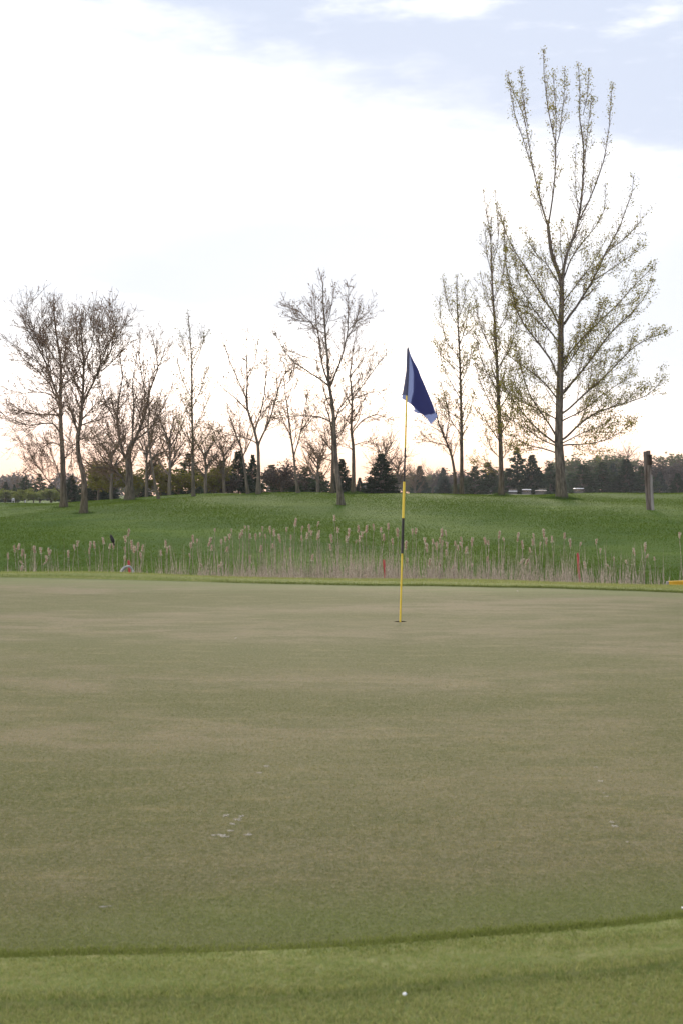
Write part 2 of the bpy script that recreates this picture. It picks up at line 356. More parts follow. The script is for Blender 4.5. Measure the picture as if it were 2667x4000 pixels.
# ------------------------------------------------------------------ terrain
TD = np.array([-20, 0, 28.5, 30, 32, 36, 40, 46, 50, 54, 58, 62, 66, 70, 76, 90, 110, 140, 170, 240, 400, 3000.])
TZ = np.array([-1.14, -1.14, -2.19, -2.05, -1.86, -1.60, -1.34, -0.97, -0.73, -0.51, -0.33, -0.19, -0.09, -0.05, -0.10, -0.45, -0.95, -1.15, -1.2, -1.25, -1.3, -1.4])
def sstep(x, a, b):
    q = np.clip((x-a)/(b-a), 0, 1); return q*q*(3-2*q)
def lip(X): return np.interp(X, [-9, -4.9, -2.56, 0.06, 1.9, 3.7, 7], [20.6, 20.1, 19.2, 18.45, 18.3, 17.5, 16.5]) + 0.04*np.sin(X*1.7)
def height(X, Y):
    X = np.asarray(X, float); Y = np.asarray(Y, float)
    far = np.interp(Y, TD, TZ)
    for k in (-1.5, 1.5): far = far + np.interp(Y+k, TD, TZ)
    far = far/3
    L = lip(X); drop = sstep(Y, L, L+3.5)
    near = -CZ - 1.05*drop + (0.022-0.022*sstep(X, 1.5, 4.0))*np.exp(-((Y-L+0.2)/0.45)**2)
    z = np.where(Y < 29.0, near, far)
    bl = sstep(Y, 27.5, 30.5); z = near*(1-bl) + far*bl
    # the left shoulder of the rise falls away
    fade = sstep(Y, 38, 58)*(1-sstep(Y, 75, 105))
    z = z - 0.50*fade*sstep(-X, 6.5, 15.5)
    z = z + sstep(Y, 29, 34)*(0.05*np.sin(X*0.35+Y*0.21) + 0.03*np.sin(X*0.9-Y*0.4)) * (1-sstep(Y, 80, 120)*0.5)
    # low tongue of turf at the back left of the green
    z = z + 0.035*np.exp(-((X+3.2)/1.1)**2)*np.exp(-((Y-L+0.1)/0.35)**2)
    return z + CZ
def hz(x, y): return float(height(np.array([x]), np.array([y]))[0])
def hit(px, py, D0=30.0, D1=72.0):
    for D in np.arange(D0, D1, 0.1):
        q = P(px, py, D)
        if q[2] <= hz(q[0], q[1]): return D
    return D1
ys = np.concatenate([np.arange(-40, -6, 4), np.arange(-6, 2.5, 0.7), np.arange(2.5, 5, 0.1), np.arange(5, 15, 0.5), np.arange(15, 33, 0.2), np.arange(33, 80, 0.7), np.arange(80, 200, 4), np.geomspace(200, 650, 14)])
nx = 150; us = np.linspace(-1, 1, nx); us = np.sign(us)*np.abs(us)**1.3
halfw = 26 + np.maximum(ys, 0)*0.75
GX = us[None, :]*halfw[:, None]; GY = np.repeat(ys[:, None], nx, 1)
GZ = height(GX, GY)
i, j = np.meshgrid(np.arange(len(ys)-1), np.arange(nx-1), indexing='ij'); b0 = (i*nx+j).ravel()
# the ground sits a little lower under the green and its collar
HOLE = P(1562, 2428, 12.63); HX, HYD = HOLE[0], 12.63
edge_pts = [(-0.84, 3.44), (0.0, 3.58), (0.94, 3.84), (2.6, 4.7), (4.8, 7.2), (5.9, 10.5), (5.3, 14.6), (3.5, 16.5), (1.77, 17.25), (0.05, 17.55), (-1.2, 18.0), (-2.46, 18.55), (-4.65, 19.3), (-7.0, 18.4), (-8.6, 15), (-8.2, 9.5), (-5.6, 5.3), (-2.8, 3.75)]
ea = np.array([math.atan2(y-HYD, x-HX) for x, y in edge_pts]); er = np.array([math.hypot(x-HX, y-HYD) for x, y in edge_pts])
o_ = np.argsort(ea); ea, er = ea[o_], er[o_]
def redge(th):
    th = (np.asarray(th)+math.pi) % (2*math.pi) - math.pi
    e = np.concatenate([ea-2*math.pi, ea, ea+2*math.pi]); r = np.concatenate([er, er, er])
    acc = 0
    for k in (-0.05, -0.025, 0, 0.025, 0.05): acc = acc + np.interp(th+k, e, r)
    return acc/5 + 0.02*np.sin(th*23) + 0.012*np.sin(th*61+1)
thg = np.arctan2(GY-HYD, GX-HX); rg_ = np.hypot(GX-HX, GY-HYD); inside = rg_ - redge(thg)
GZ = GZ - 0.05*(1-sstep(inside, 0.15, 0.34)) * (GY < 24)
hole_cut = (rg_ < 0.9)
GZ = GZ - 0.3*hole_cut
mb = MB(); mb.add(np.stack([GX, GY, GZ], -1).reshape(-1, 3), np.stack([b0, b0+1, b0+nx+1, b0+nx], 1))
tag(mb.build('ground', M_ground), kind='structure')

def undul(X, Y): return 0.012*np.sin(X*0.9+0.5)*np.sin(Y*0.55) + 0.006*np.sin(Y*1.6+X*0.4)
# putting green: rings round the hole out to its mown edge
NT = 240; th = np.linspace(-math.pi, math.pi, NT, endpoint=False); R = redge(th)
fr = np.concatenate([[0.0], np.linspace(0.02, 1, 44)**1.3])
RR = 0.054 + (R[None]-0.054)*fr[:, None]
X = HX + RR*np.cos(th)[None]; Y = HYD + RR*np.sin(th)[None]
damp = sstep(RR, 0.1, 1.2)*(1-sstep(RR/R[None], 0.85, 1.0))
Z = undul(X, Y)*damp
nr = len(fr); i, j = np.meshgrid(np.arange(nr-1), np.arange(NT), indexing='ij'); j2 = (j+1) % NT
mb = MB(); mb.add(np.stack([X, Y, Z], -1).reshape(-1, 3), np.stack([i*NT+j, (i+1)*NT+j, (i+1)*NT+j2, i*NT+j2], -1).reshape(-1, 4))
tag(mb.build('putting_green', M_green), kind='structure')
# collar: slightly longer turf, a small step up from the green
offs = np.array([-0.03, 0.0, 0.012, 0.05, 0.14, 0.24, 0.30, 0.36]); zo = np.array([-0.012, 0.001, 0.014, 0.017, 0.018, 0.019, 0.012, -0.06])[:, None]*np.where(np.sin(th) > 0.2, 1.1, 0.5)[None]
wid = np.where(np.sin(th) > 0.2, 1.45, 1.0)
RR = R[None] + offs[:, None]*wid[None]
X = HX + RR*np.cos(th)[None]; Y = HYD + RR*np.sin(th)[None]
Z = zo + np.minimum(height(X, Y), 0.08) + 0.002*np.sin(X*40)*np.sin(Y*37)
nr = len(offs); i, j = np.meshgrid(np.arange(nr-1), np.arange(NT), indexing='ij'); j2 = (j+1) % NT
mb = MB(); mb.add(np.stack([X, Y, Z], -1).reshape(-1, 3), np.stack([i*NT+j, (i+1)*NT+j, (i+1)*NT+j2, i*NT+j2], -1).reshape(-1, 4))
tag(mb.build('fringe', M_ground), kind='structure')

# pale fairway far off on the left, marsh water behind the green
xs = np.linspace(-75, -12, 40); yy = np.linspace(112, 172, 40); XX, YY = np.meshgrid(xs, yy)
XX = XX + 5*np.sin(YY*0.05); ZZ = height(XX, YY) + 0.03
i, j = np.meshgrid(np.arange(39), np.arange(39), indexing='ij'); b0 = (i*40+j).ravel()
mb = MB(); mb.add(np.stack([XX, YY, ZZ], -1).reshape(-1, 3), np.stack([b0, b0+1, b0+41, b0+40], 1))
M_fair = two_tone('fairway_grass', (0.15, 0.20, 0.11), (0.20, 0.24, 0.14), 0.4, 0.95, 0.05, world=True)
tag(mb.build('far_fairway', M_fair), kind='structure')
xs = np.linspace(-14, 14, 30); mb = MB()
v0 = [(x, lip(x)+3.3+0.3*math.sin(x), -1.0) for x in xs]; v1 = [(x, 29.4+0.3*math.sin(x*1.3), -1.0) for x in xs]
mb.add(v0+v1, [[k, k+1, k+31, k+30] for k in range(29)])
tag(mb.build('marsh_water', M_water), kind='structure')

# ------------------------------------------------------------------ grass
def scatter(n, x0, x1, y0, y1): return rng.uniform(x0, x1, n), rng.uniform(y0, y1, n)
n = 230000; X, Y = scatter(n, -1.35, 1.35, 2.7, 4.6)
ins = np.hypot(X-HX, Y-HYD) - redge(np.arctan2(Y-HYD, X-HX)); k = (ins > 0) | (rng.random(n) < 0.55*np.exp(np.minimum(ins, 0)/0.07)); X, Y, ins = X[k], Y[k], ins[k]
wav = 0.02*np.sin(X*3.1)+0.012*np.sin(X*11+1)
lush_shade = (rng.random(len(X)) < 0.8*np.exp(-(np.maximum(ins, 0)/(0.075+wav))**2)) | ((np.abs(ins-0.33-wav) < 0.022) & (rng.random(len(X)) < 0.25))  # darker blades: greener mown-line turf plus painted shade of the lip
z0 = np.where(ins < 0, 0.0, np.where(ins < 0.335, 0.007, 0.0)); hh = np.where(ins < 0.10, 0.005+0.06*np.maximum(ins, 0), np.where(np.abs(ins-0.33) < 0.03, 0.013, 0.011))
mb = MB()
for sel, m_ in ((~lush_shade, 0), (lush_shade, 1)): blades(mb, X[sel], Y[sel], z0[sel], hh[sel], 0.0026, 0.8, m_)
X = rng.uniform(-1.3, 1.4, 26000); Y0 = np.interp(X, np.linspace(-1.6, 1.7, 80), [next(y for y in np.arange(3.0, 4.6, 0.004) if math.hypot(x-HX, y-HYD) < redge(math.atan2(y-HYD, x-HX))) for x in np.linspace(-1.6, 1.7, 80)])
Y = Y0 + rng.normal(0.012, 0.022, len(X)); k = rng.random(len(X)) < 0.20+0.45*np.sin(X*2.1+0.6)**2; blades(mb, X[k], Y[k], np.full(k.sum(), 0.002), 0.0115, 0.0028, 0.5, 1)  # dark line along the near edge, its shade painted by blade colour
n = 120000; X = rng.uniform(-7.5, 6.5, n); Y = lip(X) + rng.uniform(-2.0, 1.2, n)
ins = np.hypot(X-HX, Y-HYD) - redge(np.arctan2(Y-HYD, X-HX)); k = ins > -0.02; X, Y, ins = X[k], Y[k], ins[k]
lush_shade = (ins < 0.10+0.05*np.sin(X*2.3)) & (rng.random(len(X)) < 0.85); zz = height(X, Y) + np.where(ins < 0.45, 0.012, 0.0)
aa = rng.uniform(0.25, math.pi-0.25, 26000); ra = redge(aa) + rng.uniform(-0.02, 0.035, 26000); xa = HX+ra*np.cos(aa); ya = HYD+ra*np.sin(aa); ka = (np.abs(xa) < 7) & (ya > 12)
blades(mb, xa[ka], ya[ka], np.where(ra[ka] < redge(aa[ka]), 0.0, 0.010), 0.013, 0.006, 0.35, 1)  # shade on the far lip's face, put in as darker blades
for sel, m_ in ((~lush_shade, 0), (lush_shade, 1)): blades(mb, X[sel], Y[sel], zz[sel], 0.022+0.008*rng.random(sel.sum()), 0.006, 0.6, m_)
gb = MB(); n = 520000; Y = 3.3+8.7*rng.random(n)**1.5; X = rng.uniform(-1, 1, n)*(Y*0.245+0.12)
ins_ = np.hypot(X-HX, Y-HYD) - redge(np.arctan2(Y-HYD, X-HX)); k = (ins_ < -0.02) & (rng.random(n) < 1-sstep(Y, 6.0, 12.0)); X, Y = X[k], Y[k]
fr_ = np.hypot(X-HX, Y-HYD)/redge(np.arctan2(Y-HYD, X-HX)); blades(gb, X, Y, undul(X, Y)*(1-sstep(fr_, 0.85, 1.0))-0.001, 0.0048, 0.0036, 1.1)
tag(gb.build('green_turf', [M_nap], smooth=False), 'closely cut turf nap on the near half of the putting green', 'grass', kind='stuff')
tag(mb.build('fringe_grass', [M_fringeblade, M_lushshade], smooth=False), 'short mown turf blades along the edge of the putting green', 'grass', kind='stuff')
n = 360000; Y = rng.uniform(30, 72, n)**1.0; X = rng.uniform(-1, 1, n)*(Y*0.27+1.5)
mb = MB(); hp = 0.055 + 0.02*np.sin(X*0.6+Y*0.33)
blades(mb, X, Y, height(X, Y)-0.005, hp*0.6, 0.022, 0.55)
tag(mb.build('hill_grass', M_hillblade, smooth=False), 'green spring grass covering the rise behind the reeds', 'grass', kind='stuff')

# ------------------------------------------------------------------ trees near the crest, limbs laid out one by one
def norm(a):
    l = math.sqrt(a[0]*a[0]+a[1]*a[1]+a[2]*a[2]) or 1e-9
    return (a[0]/l, a[1]/l, a[2]/l)
def grow(rd, seg, leaf, p, d, L, r, lev, pr):
    n = max(2, int(L/pr['seg'])); st = L/n; r0 = r
    dens = pr['dens'][lev] if lev < len(pr['dens']) else 0
    for k in range(n):
        t = (k+1)/n; j = pr['jit']
        d = norm((d[0]+rd.gauss(0, j), d[1]+rd.gauss(0, j), d[2]+rd.gauss(0, j)+pr['up']))
        q = (p[0]+d[0]*st, p[1]+d[1]*st, p[2]+d[2]*st); r1 = max(r*(1-0.62*t), pr['rmin'])
        seg.append((p, q, r0, r1))
        if dens:
            m = int(dens*st + rd.random())
            for _ in range(m):
                f = rd.random(); b = (p[0]+(q[0]-p[0])*f, p[1]+(q[1]-p[1])*f, p[2]+(q[2]-p[2])*f)
                a = rd.uniform(*pr['ang']); e = norm((rd.gauss(0, 1), rd.gauss(0, 1), rd.gauss(0, 1)))
                dd = norm(tuple(d[i]*math.cos(a)+e[i]*math.sin(a) for i in range(3)))
                grow(rd, seg, leaf, b, dd, L*pr['ratio']*rd.uniform(0.5, 1.15)*(1.1-0.5*t), max(r1*0.6, pr['rmin']), lev+1, pr)
        if lev >= pr['leaflev']: leaf.append(q)
        p = q; r0 = r1
def spline(pts, n):
    pts = np.asarray(pts, float); s = np.concatenate([[0], np.cumsum(np.linalg.norm(np.diff(pts, axis=0), axis=1))])
    u = np.linspace(0, s[-1], n); lin = np.stack([np.interp(u, s, pts[:, i]) for i in range(3)], 1)
    for _ in range(2):
        m = lin.copy(); m[1:-1] = 0.25*lin[:-2]+0.5*lin[1:-1]+0.25*lin[2:]; lin = m
    return lin, s[-1]
def quads(mb, C, size, matidx, rg, droop=0.3, asp=0.8):
    n = len(C)
    if not n: return
    a = rg.standard_normal((n, 3)); a[:, 2] -= droop; a /= np.linalg.norm(a, axis=1, keepdims=True)
    b = np.cross(a, rg.standard_normal((n, 3))); b /= np.maximum(np.linalg.norm(b, axis=1, keepdims=True), 1e-6)
    s = size*rg.uniform(0.6, 1.3, n)[:, None]; C = np.asarray(C)
    v = np.stack([C, C+a*s*0.5+b*s*0.5*asp, C+a*s, C+a*s*0.5-b*s*0.5*asp], 1)
    mb.add(v.reshape(-1, 3), np.arange(4*n).reshape(-1, 4), matidx)
def tree(name, label, D, base, limbs, pr, barkm, leafm, seed, group=None, cat='tree', flare=1.5):
    """limbs: (points in photograph pixels, width at start px, width at end px, depth lean); the first is the trunk"""
    rd = random.Random(seed); rg = np.random.default_rng(seed); k = D/F
    bx, by = base; gx = (bx-CX)*k; gz = hz(gx, D); z_off = (HY-by)*k + CZ - gz
    root = thing(name, (gx, D, gz), label, cat, group)
    tb = MB(); seg = []; leaf = []
    trunk3 = None
    for li, L in enumerate(limbs):
        pts, w0, w1 = L[0], L[1], L[2]; lean = L[3] if len(L) > 3 else rd.choice((-1, 1))*rd.uniform(0.25, 0.75)
        if li == 0: lean = 0.0
        else:
            ty = [-q_[1] for q_ in limbs[0][0]]; tx = float(np.interp(-(pts[0][1]+9), ty, [q_[0] for q_ in limbs[0][0]]))
            if abs(tx-pts[0][0]) < 40 and pts[0][1] > limbs[0][0][-1][1]: pts = [(tx, pts[0][1]+12)] + list(pts)
        q = []; acc = 0.0; y0 = 0.0
        for m, (x, y) in enumerate(pts):
            if m: acc += math.hypot(x-pts[m-1][0], (y-pts[m-1][1])*0.6)*k
            q.append(((x-bx)*k, y0+lean*acc*(1-0.25*acc/(acc+3)), (by-y)*k + z_off))
        if li == 0: q[0] = (q[0][0], 0, -0.12)
        nseg = max(6, int(len(pts)*4)); P3, LL = spline(q, nseg); u = np.linspace(0, 1, nseg)
        rad = (w0 + (w1-w0)*u**0.8)*k*(0.5 if li == 0 else 0.41)
        if li == 0:
            zz = P3[:, 2]; rad = rad*(1+(flare-1)*np.exp(-np.maximum(zz, 0)/0.35))
            P3[:, 1] += 0.06*np.sin(zz*0.9+seed); trunk3 = P3
        tube(tb, P3, rad, 12 if li == 0 else 7, 0, True, 0.035, rg)
        # branches off the limb
        t0 = pr.get('t0', 0.2) if li else pr.get('tt0', 0.5)
        cnt = int(LL*(1-t0)*pr['dens'][0]*(pr.get('trunkd', 0.6) if li == 0 else 1)) + 2
        for m in range(cnt):
            t = t0 + (1-t0)*(m+rd.random())/cnt; f = t*(nseg-1); a = min(int(f), nseg-2); g = f-a
            p = tuple(P3[a]*(1-g)+P3[a+1]*g); d = P3[a+1]-P3[a]; d = norm(tuple(d))
            ang = rd.uniform(*pr['ang']); e = norm((rd.gauss(0, 1), rd.gauss(0, 1), rd.gauss(0, 1)))
            cr = d[0]*e[0]+d[1]*e[1]+d[2]*e[2]; e = norm(tuple(e[i]-cr*d[i] for i in range(3)))
            dd = norm(tuple(d[i]*math.cos(ang)+e[i]*math.sin(ang) for i in range(3)))
            ln = pr['len']*rd.uniform(0.45, 1.2)*(1.15-(0.62 if 'hfac' not in pr else 0.75)*t)
            if 'hfac' in pr: ln *= min(1.0, max(0.5, (p[2]/19.0-1.02)/-0.62)); dd = norm((dd[0], dd[1], dd[2]+0.5*(ln < pr['len']*0.5)))
            grow(rd, seg, leaf, p, dd, ln, max(min(rad[a]*0.45, pr['r1']), pr['rmin']), 1, pr)
        tip = tuple(P3[-1]); d = norm(tuple(P3[-1]-P3[-2]))
        for m in range(3):
            dd = norm((d[0]+rd.gauss(0, .25), d[1]+rd.gauss(0, .25), d[2]+rd.gauss(0, .2)))
            grow(rd, seg, leaf, tip, dd, pr['len']*rd.uniform(0.25, 0.5)*(0.3 if 'hfac' in pr else 1.0), max(min(rad[-1]*0.8, pr['r1']*0.5), pr['rmin']), 1, pr)
    tb.build('trunk', barkm, root)
    cb = MB(); A = np.array([s[0] for s in seg]); B = np.array([s[1] for s in seg])
    prisms(cb, A, B, [s[2] for s in seg], [s[3] for s in seg], 3, 0)
    lf = np.array(leaf)
    if 'hfac' in pr and len(lf): lf = lf[rg.random(len(lf)) < 1-0.55*sstep(lf[:, 2], 8.5, 12.5)*(1-0.5*sstep(lf[:, 2], 15.5, 17.0))]
    if len(lf):
        rep = pr['leaves']; C = np.repeat(lf, max(1, math.ceil(rep)), 0); C = C[rg.random(len(C)) < rep/max(1, math.ceil(rep))]
        C = C + rg.normal(0, pr.get('lspread', 0.05), C.shape); quads(cb, C, pr['lsize'], 1, rg, pr.get('droop', 0.3))
    cb.build('crown', [M_twig, leafm], root, smooth=False)
    return root, len(seg), len(lf)

ASH = dict(seg=0.22, jit=0.11, up=0.10, dens=(9.2, 5.8, 5.0), ang=(0.4, 0.95), ratio=0.57, rmin=0.0056, r1=0.026, len=1.55, leaflev=2, leaves=0.3, lsize=0.045, lspread=0.03, t0=0.15, tt0=0.42, trunkd=0.8)
MAPLE = dict(ASH, dens=(7.4, 5.4, 4.3), len=1.4, leaves=0.5, lsize=0.055, up=0.09)
THIN = dict(ASH, dens=(6.5, 4.6, 3.6), len=1.45, leaves=0.7, lsize=0.06, lspread=0.05, rmin=0.0055)
POP = dict(seg=0.22, jit=0.10, up=0.10, dens=(6.6, 4.0, 2.5), ang=(0.4, 0.85), ratio=0.5, rmin=0.0065, r1=0.026, len=1.5, leaflev=1, leaves=3.0, lsize=0.068, lspread=0.085, hfac=1, t0=0.16, tt0=0.30, trunkd=1.0, droop=0.5)
SLIM = dict(POP, leaves=1.7, dens=(7.5, 4.2, 2.4), len=1.15, ang=(0.35, 0.7), up=0.13, tt0=0.2, trunkd=1.0)

TR = []
# two bare trees at the left end
TR.append(tree('bare_tree', 'tall bare tree at far left, straight trunk with low boughs sweeping left', 58, (252, 1971), [
    ([(252,1971),(249,1880),(246,1787),(238,1675),(236,1541),(241,1452),(238,1390),(226,1330),(215,1255),(212,1180)], 27, 4),
    ([(234,1560),(219,1523),(205,1475),(192,1429),(165,1370),(134,1318),(112,1270)], 14, 3),
    ([(200,1450),(188,1390),(182,1320),(178,1240)], 7, 2.5), ([(170,1380),(140,1300),(120,1225),(118,1190)], 6, 2),
    ([(238,1520),(262,1490),(290,1465),(310,1425)], 8, 3), ([(241,1450),(262,1390),(268,1310),(265,1230)], 7, 2.5),
    ([(229,1680),(214,1653),(175,1656),(134,1666),(85,1652),(40,1625)], 9, 2.5),
    ([(236,1625),(205,1617),(150,1618),(89,1608),(50,1590),(22,1568)], 10, 2.5),
    ([(232,1575),(200,1540),(156,1532),(100,1540),(55,1530)], 8, 2.5),
    ([(236,1600),(190,1500),(130,1440),(70,1395),(45,1360)], 9, 2.5),
    ([(228,1475),(160,1420),(100,1370),(60,1345)], 7, 2.5), ([(225,1420),(165,1330),(110,1290),(80,1262)], 6, 2.5),
    ([(240,1740),(200,1725),(160,1745),(120,1775)], 7, 2), ([(243,1800),(285,1760),(310,1720)], 7, 2),
    ([(238,1925),(192,1876),(150,1815),(120,1760)], 7, 2), ([(240,1880),(205,1800),(180,1750)], 6, 2)], ASH, M_bark, M_bud, 11))
TR.append(tree('bare_tree', 'bare tree with a bent mossy trunk standing nearest on the left slope', 50.5, (329, 2003), [
    ([(329,2003),(331,1940),(330,1876),(320,1830),(308,1787),(303,1740),(306,1688),(316,1653),(321,1586),(328,1496),(330,1407),(322,1340),(318,1270)], 27, 4),
    ([(306,1690),(286,1648),(268,1599),(250,1577),(222,1580),(180,1600)], 13, 3),
    ([(325,1575),(340,1550),(379,1487),(402,1429),(420,1390),(438,1354),(465,1322),(491,1290)], 13, 3),
    ([(382,1480),(392,1410),(385,1340),(380,1270),(382,1240)], 8, 2.5), ([(405,1425),(440,1370),(452,1300),(450,1240)], 7, 2.5),
    ([(330,1440),(300,1370),(290,1310),(300,1260)], 8, 2.5), ([(330,1420),(355,1350),(362,1290),(358,1235)], 8, 2.5),
    ([(324,1540),(285,1480),(265,1430),(258,1380)], 7, 2.5), ([(318,1660),(345,1650),(371,1635),(400,1590)], 8, 2.5),
    ([(318,1640),(360,1590),(380,1560),(420,1570)], 7, 2), ([(304,1720),(350,1710),(400,1720),(440,1740)], 6, 2),
    ([(395,1450),(440,1420),(480,1380)], 6, 2), ([(302,1740),(280,1735),(276,1765),(270,1795)], 7, 3)], dict(ASH, dens=(10.5, 6.2, 5.0)), M_bark, M_bud, 12))
TR.append(tree('bare_tree', 'stout forked bare tree with a low limb drooping left, third from the left', 63, (507, 1958), [
    ([(507,1958),(506,1880),(504,1815),(500,1780),(512,1740),(527,1715)], 35, 20),
    ([(500,1800),(482,1780),(468,1735),(455,1675),(450,1620),(451,1563),(460,1500),(464,1452),(450,1390)], 17, 4),
    ([(515,1740),(535,1700),(550,1660),(563,1621),(572,1570),(580,1519),(598,1470),(612,1429),(600,1370),(585,1310)], 17, 3),
    ([(528,1720),(565,1690),(590,1660),(625,1590),(650,1530)], 10, 3), ([(520,1735),(522,1660),(530,1580),(525,1500),(540,1430)], 11, 3),
    ([(452,1640),(420,1580),(400,1500),(395,1450)], 8, 2.5), ([(575,1560),(560,1490),(548,1400),(552,1330)], 7, 2.5), ([(600,1460),(630,1420),(648,1360)], 6, 2),
    ([(492,1890),(480,1862),(455,1840),(415,1826),(371,1827),(350,1800)], 12, 4), ([(455,1838),(415,1804),(379,1746),(355,1720)], 9, 3),
    ([(480,1775),(430,1700),(405,1660)], 8, 2.5), ([(540,1690),(600,1640),(640,1620)], 7, 2)], dict(ASH, dens=(7.6, 5.3, 4.4), len=1.6, leaves=0.5, lsize=0.05), M_bark2, M_bud, 13))
TR.append(tree('bare_tree', 'slender bare tree leaning left, slim trunk right of the stout forked tree', 62, (624, 1962), [
    ([(624,1962),(612,1920),(603,1876),(592,1800),(585,1740),(580,1675),(584,1600),(580,1530)], 11, 3),
    ([(590,1790),(610,1775),(650,1770)], 5, 2), ([(588,1770),(560,1755),(530,1760)], 5, 2), ([(583,1720),(610,1660),(625,1600)], 4, 2), ([(581,1690),(560,1640),(548,1590)], 4, 2)], THIN, M_bark3, M_bud, 14))
TR.append(tree('aspen_tree', 'slim straight pale aspen with a leafy tip, standing alone in the left centre gap', 66, (757, 1948), [
    ([(757,1948),(755,1840),(754,1739),(752,1620),(750,1509),(749,1394),(742,1300),(738,1240)], 13, 3, 0),
    ([(750,1440),(720,1370),(708,1310)], 4, 2), ([(750,1450),(780,1380),(795,1310)], 4, 2), ([(751,1560),(715,1480),(700,1420)], 4, 2), ([(751,1600),(785,1530),(810,1450)], 4, 2),
    ([(752,1640),(705,1560),(690,1510)], 4, 2), ([(753,1690),(795,1620),(822,1560)], 4, 2), ([(754,1740),(705,1670),(685,1620)], 4, 2), ([(755,1790),(790,1740),(830,1680)], 4, 2)], dict(SLIM, leaves=1.6, lsize=0.06, len=1.2, dens=(8.0, 4.0, 2.0)), M_bark3, M_yleaf, 15))
TR.append(tree('bare_tree', 'small forked bare tree with leaning trunk left of the wide vase-shaped one', 67, (971, 1940), [
    ([(971,1940),(963,1880),(956,1825),(950,1785),(945,1755),(925,1705),(905,1650),(890,1600)], 12, 3),
    ([(950,1780),(965,1755),(985,1715),(992,1690)], 8, 3), ([(935,1730),(940,1660),(930,1600)], 5, 2), ([(945,1760),(900,1740),(860,1700)], 5, 2)], THIN, M_bark3, M_bud, 16))
TR.append(tree('bare_tree', 'wide vase-shaped bare tree left of centre, forking low into spreading limbs', 66, (1010, 1936), [
    ([(1010,1936),(1012,1840),(1009,1739),(996,1687),(985,1650),(973,1624),(962,1570),(967,1486),(965,1410),(962,1345)], 17, 3),
    ([(1010,1735),(1030,1695),(1053,1653),(1070,1600),(1088,1538),(1100,1500),(1117,1470)], 11, 3),
    ([(998,1680),(1008,1640),(1019,1618),(1050,1585),(1075,1570)], 8, 3), ([(965,1600),(925,1560),(890,1530),(860,1505)], 7, 2.5), ([(965,1560),(930,1480),(905,1420),(895,1385)], 7, 2.5),
    ([(1005,1730),(965,1712),(921,1704),(870,1690),(824,1676)], 7, 2), ([(1018,1615),(1035,1540),(1045,1450),(1045,1400)], 7, 2.5), ([(968,1480),(1000,1420),(1010,1360)], 5, 2),
    ([(1085,1545),(1080,1470),(1090,1420)], 5, 2), ([(1100,1510),(1135,1490),(1150,1450)], 5, 2)], THIN, M_bark3, M_bud, 17))
TR.append(tree('bare_tree', 'thin forked bare tree between the vase-shaped tree and the tall centre tree', 68, (1166, 1935), [
    ([(1166,1935),(1160,1890),(1154,1854),(1148,1779),(1140,1730),(1134,1681),(1125,1610),(1117,1555),(1112,1500)], 12, 3),
    ([(1150,1775),(1165,1730),(1174,1693),(1185,1640),(1191,1601),(1205,1540)], 7, 2.5), ([(1136,1700),(1105,1640),(1090,1600)], 5, 2), ([(1178,1680),(1215,1630),(1235,1600)], 5, 2), ([(1120,1570),(1145,1510),(1150,1470)], 4, 2)], THIN, M_bark3, M_bud, 18))
TR.append(tree('bare_tree', 'tall bare maple at centre on the near slope, leaning trunk and high twin top', 55.5, (1333, 1971), [
    ([(1333,1971),(1328,1925),(1321,1882),(1311,1800),(1306,1710),(1303,1624),(1296,1560),(1286,1509),(1280,1440),(1280,1394),(1272,1330),(1269,1268),(1262,1180),(1261,1110)], 25, 3.5),
    ([(1286,1505),(1268,1455),(1257,1417),(1250,1370),(1249,1326),(1236,1275),(1232,1220),(1225,1150)], 11, 3),
    ([(1293,1505),(1310,1455),(1329,1412),(1345,1350),(1358,1291),(1360,1200),(1361,1110)], 11, 3),
    ([(1287,1508),(1250,1482),(1226,1469),(1190,1445),(1151,1423),(1115,1380),(1088,1331)], 9, 2.5),
    ([(1303,1660),(1289,1645),(1250,1630),(1220,1627),(1150,1628),(1082,1640)], 9, 2.5),
    ([(1308,1650),(1325,1595),(1363,1549),(1400,1520),(1430,1470)], 9, 2.5), ([(1300,1600),(1275,1560),(1255,1480),(1245,1440)], 7, 2.5),
    ([(1270,1280),(1290,1220),(1300,1150)], 5, 2), ([(1240,1290),(1200,1240),(1160,1200),(1125,1190)], 5, 2), ([(1358,1290),(1395,1250),(1440,1210)], 5, 2), ([(1352,1320),(1385,1280),(1400,1210)], 4, 2),
    ([(1305,1700),(1340,1680),(1365,1650)], 6, 2), ([(1232,1260),(1180,1260),(1140,1245)], 4, 2), ([(1270,1420),(1190,1390),(1140,1370)], 5, 2)], dict(MAPLE, leaves=0.5, len=1.15), M_bark2, M_bud, 19))
TR.append(tree('bare_tree', 'bare tree right of the tall centre maple, wide limbs reaching towards the flag', 67, (1379, 1933), [
    ([(1379,1933),(1380,1840),(1379,1739),(1370,1676),(1374,1600),(1375,1555),(1368,1490),(1366,1452),(1375,1400),(1380,1350)], 18, 3),
    ([(1372,1560),(1405,1520),(1450,1460),(1495,1400)], 7, 2.5), ([(1368,1470),(1410,1410),(1440,1370)], 6, 2), ([(1374,1690),(1415,1640),(1470,1620),(1515,1640)], 7, 2),
    ([(1378,1740),(1410,1728),(1450,1720)], 6, 2), ([(1372,1660),(1340,1630),(1325,1610)], 6, 2), ([(1374,1590),(1345,1530),(1330,1480)], 6, 2), ([(1378,1760),(1350,1735),(1325,1735)], 6, 2), ([(1375,1560),(1430,1540),(1490,1530)], 6, 2)], dict(MAPLE, dens=(6.5, 4.8, 3.6), len=1.6), M_bark, M_bud, 20))
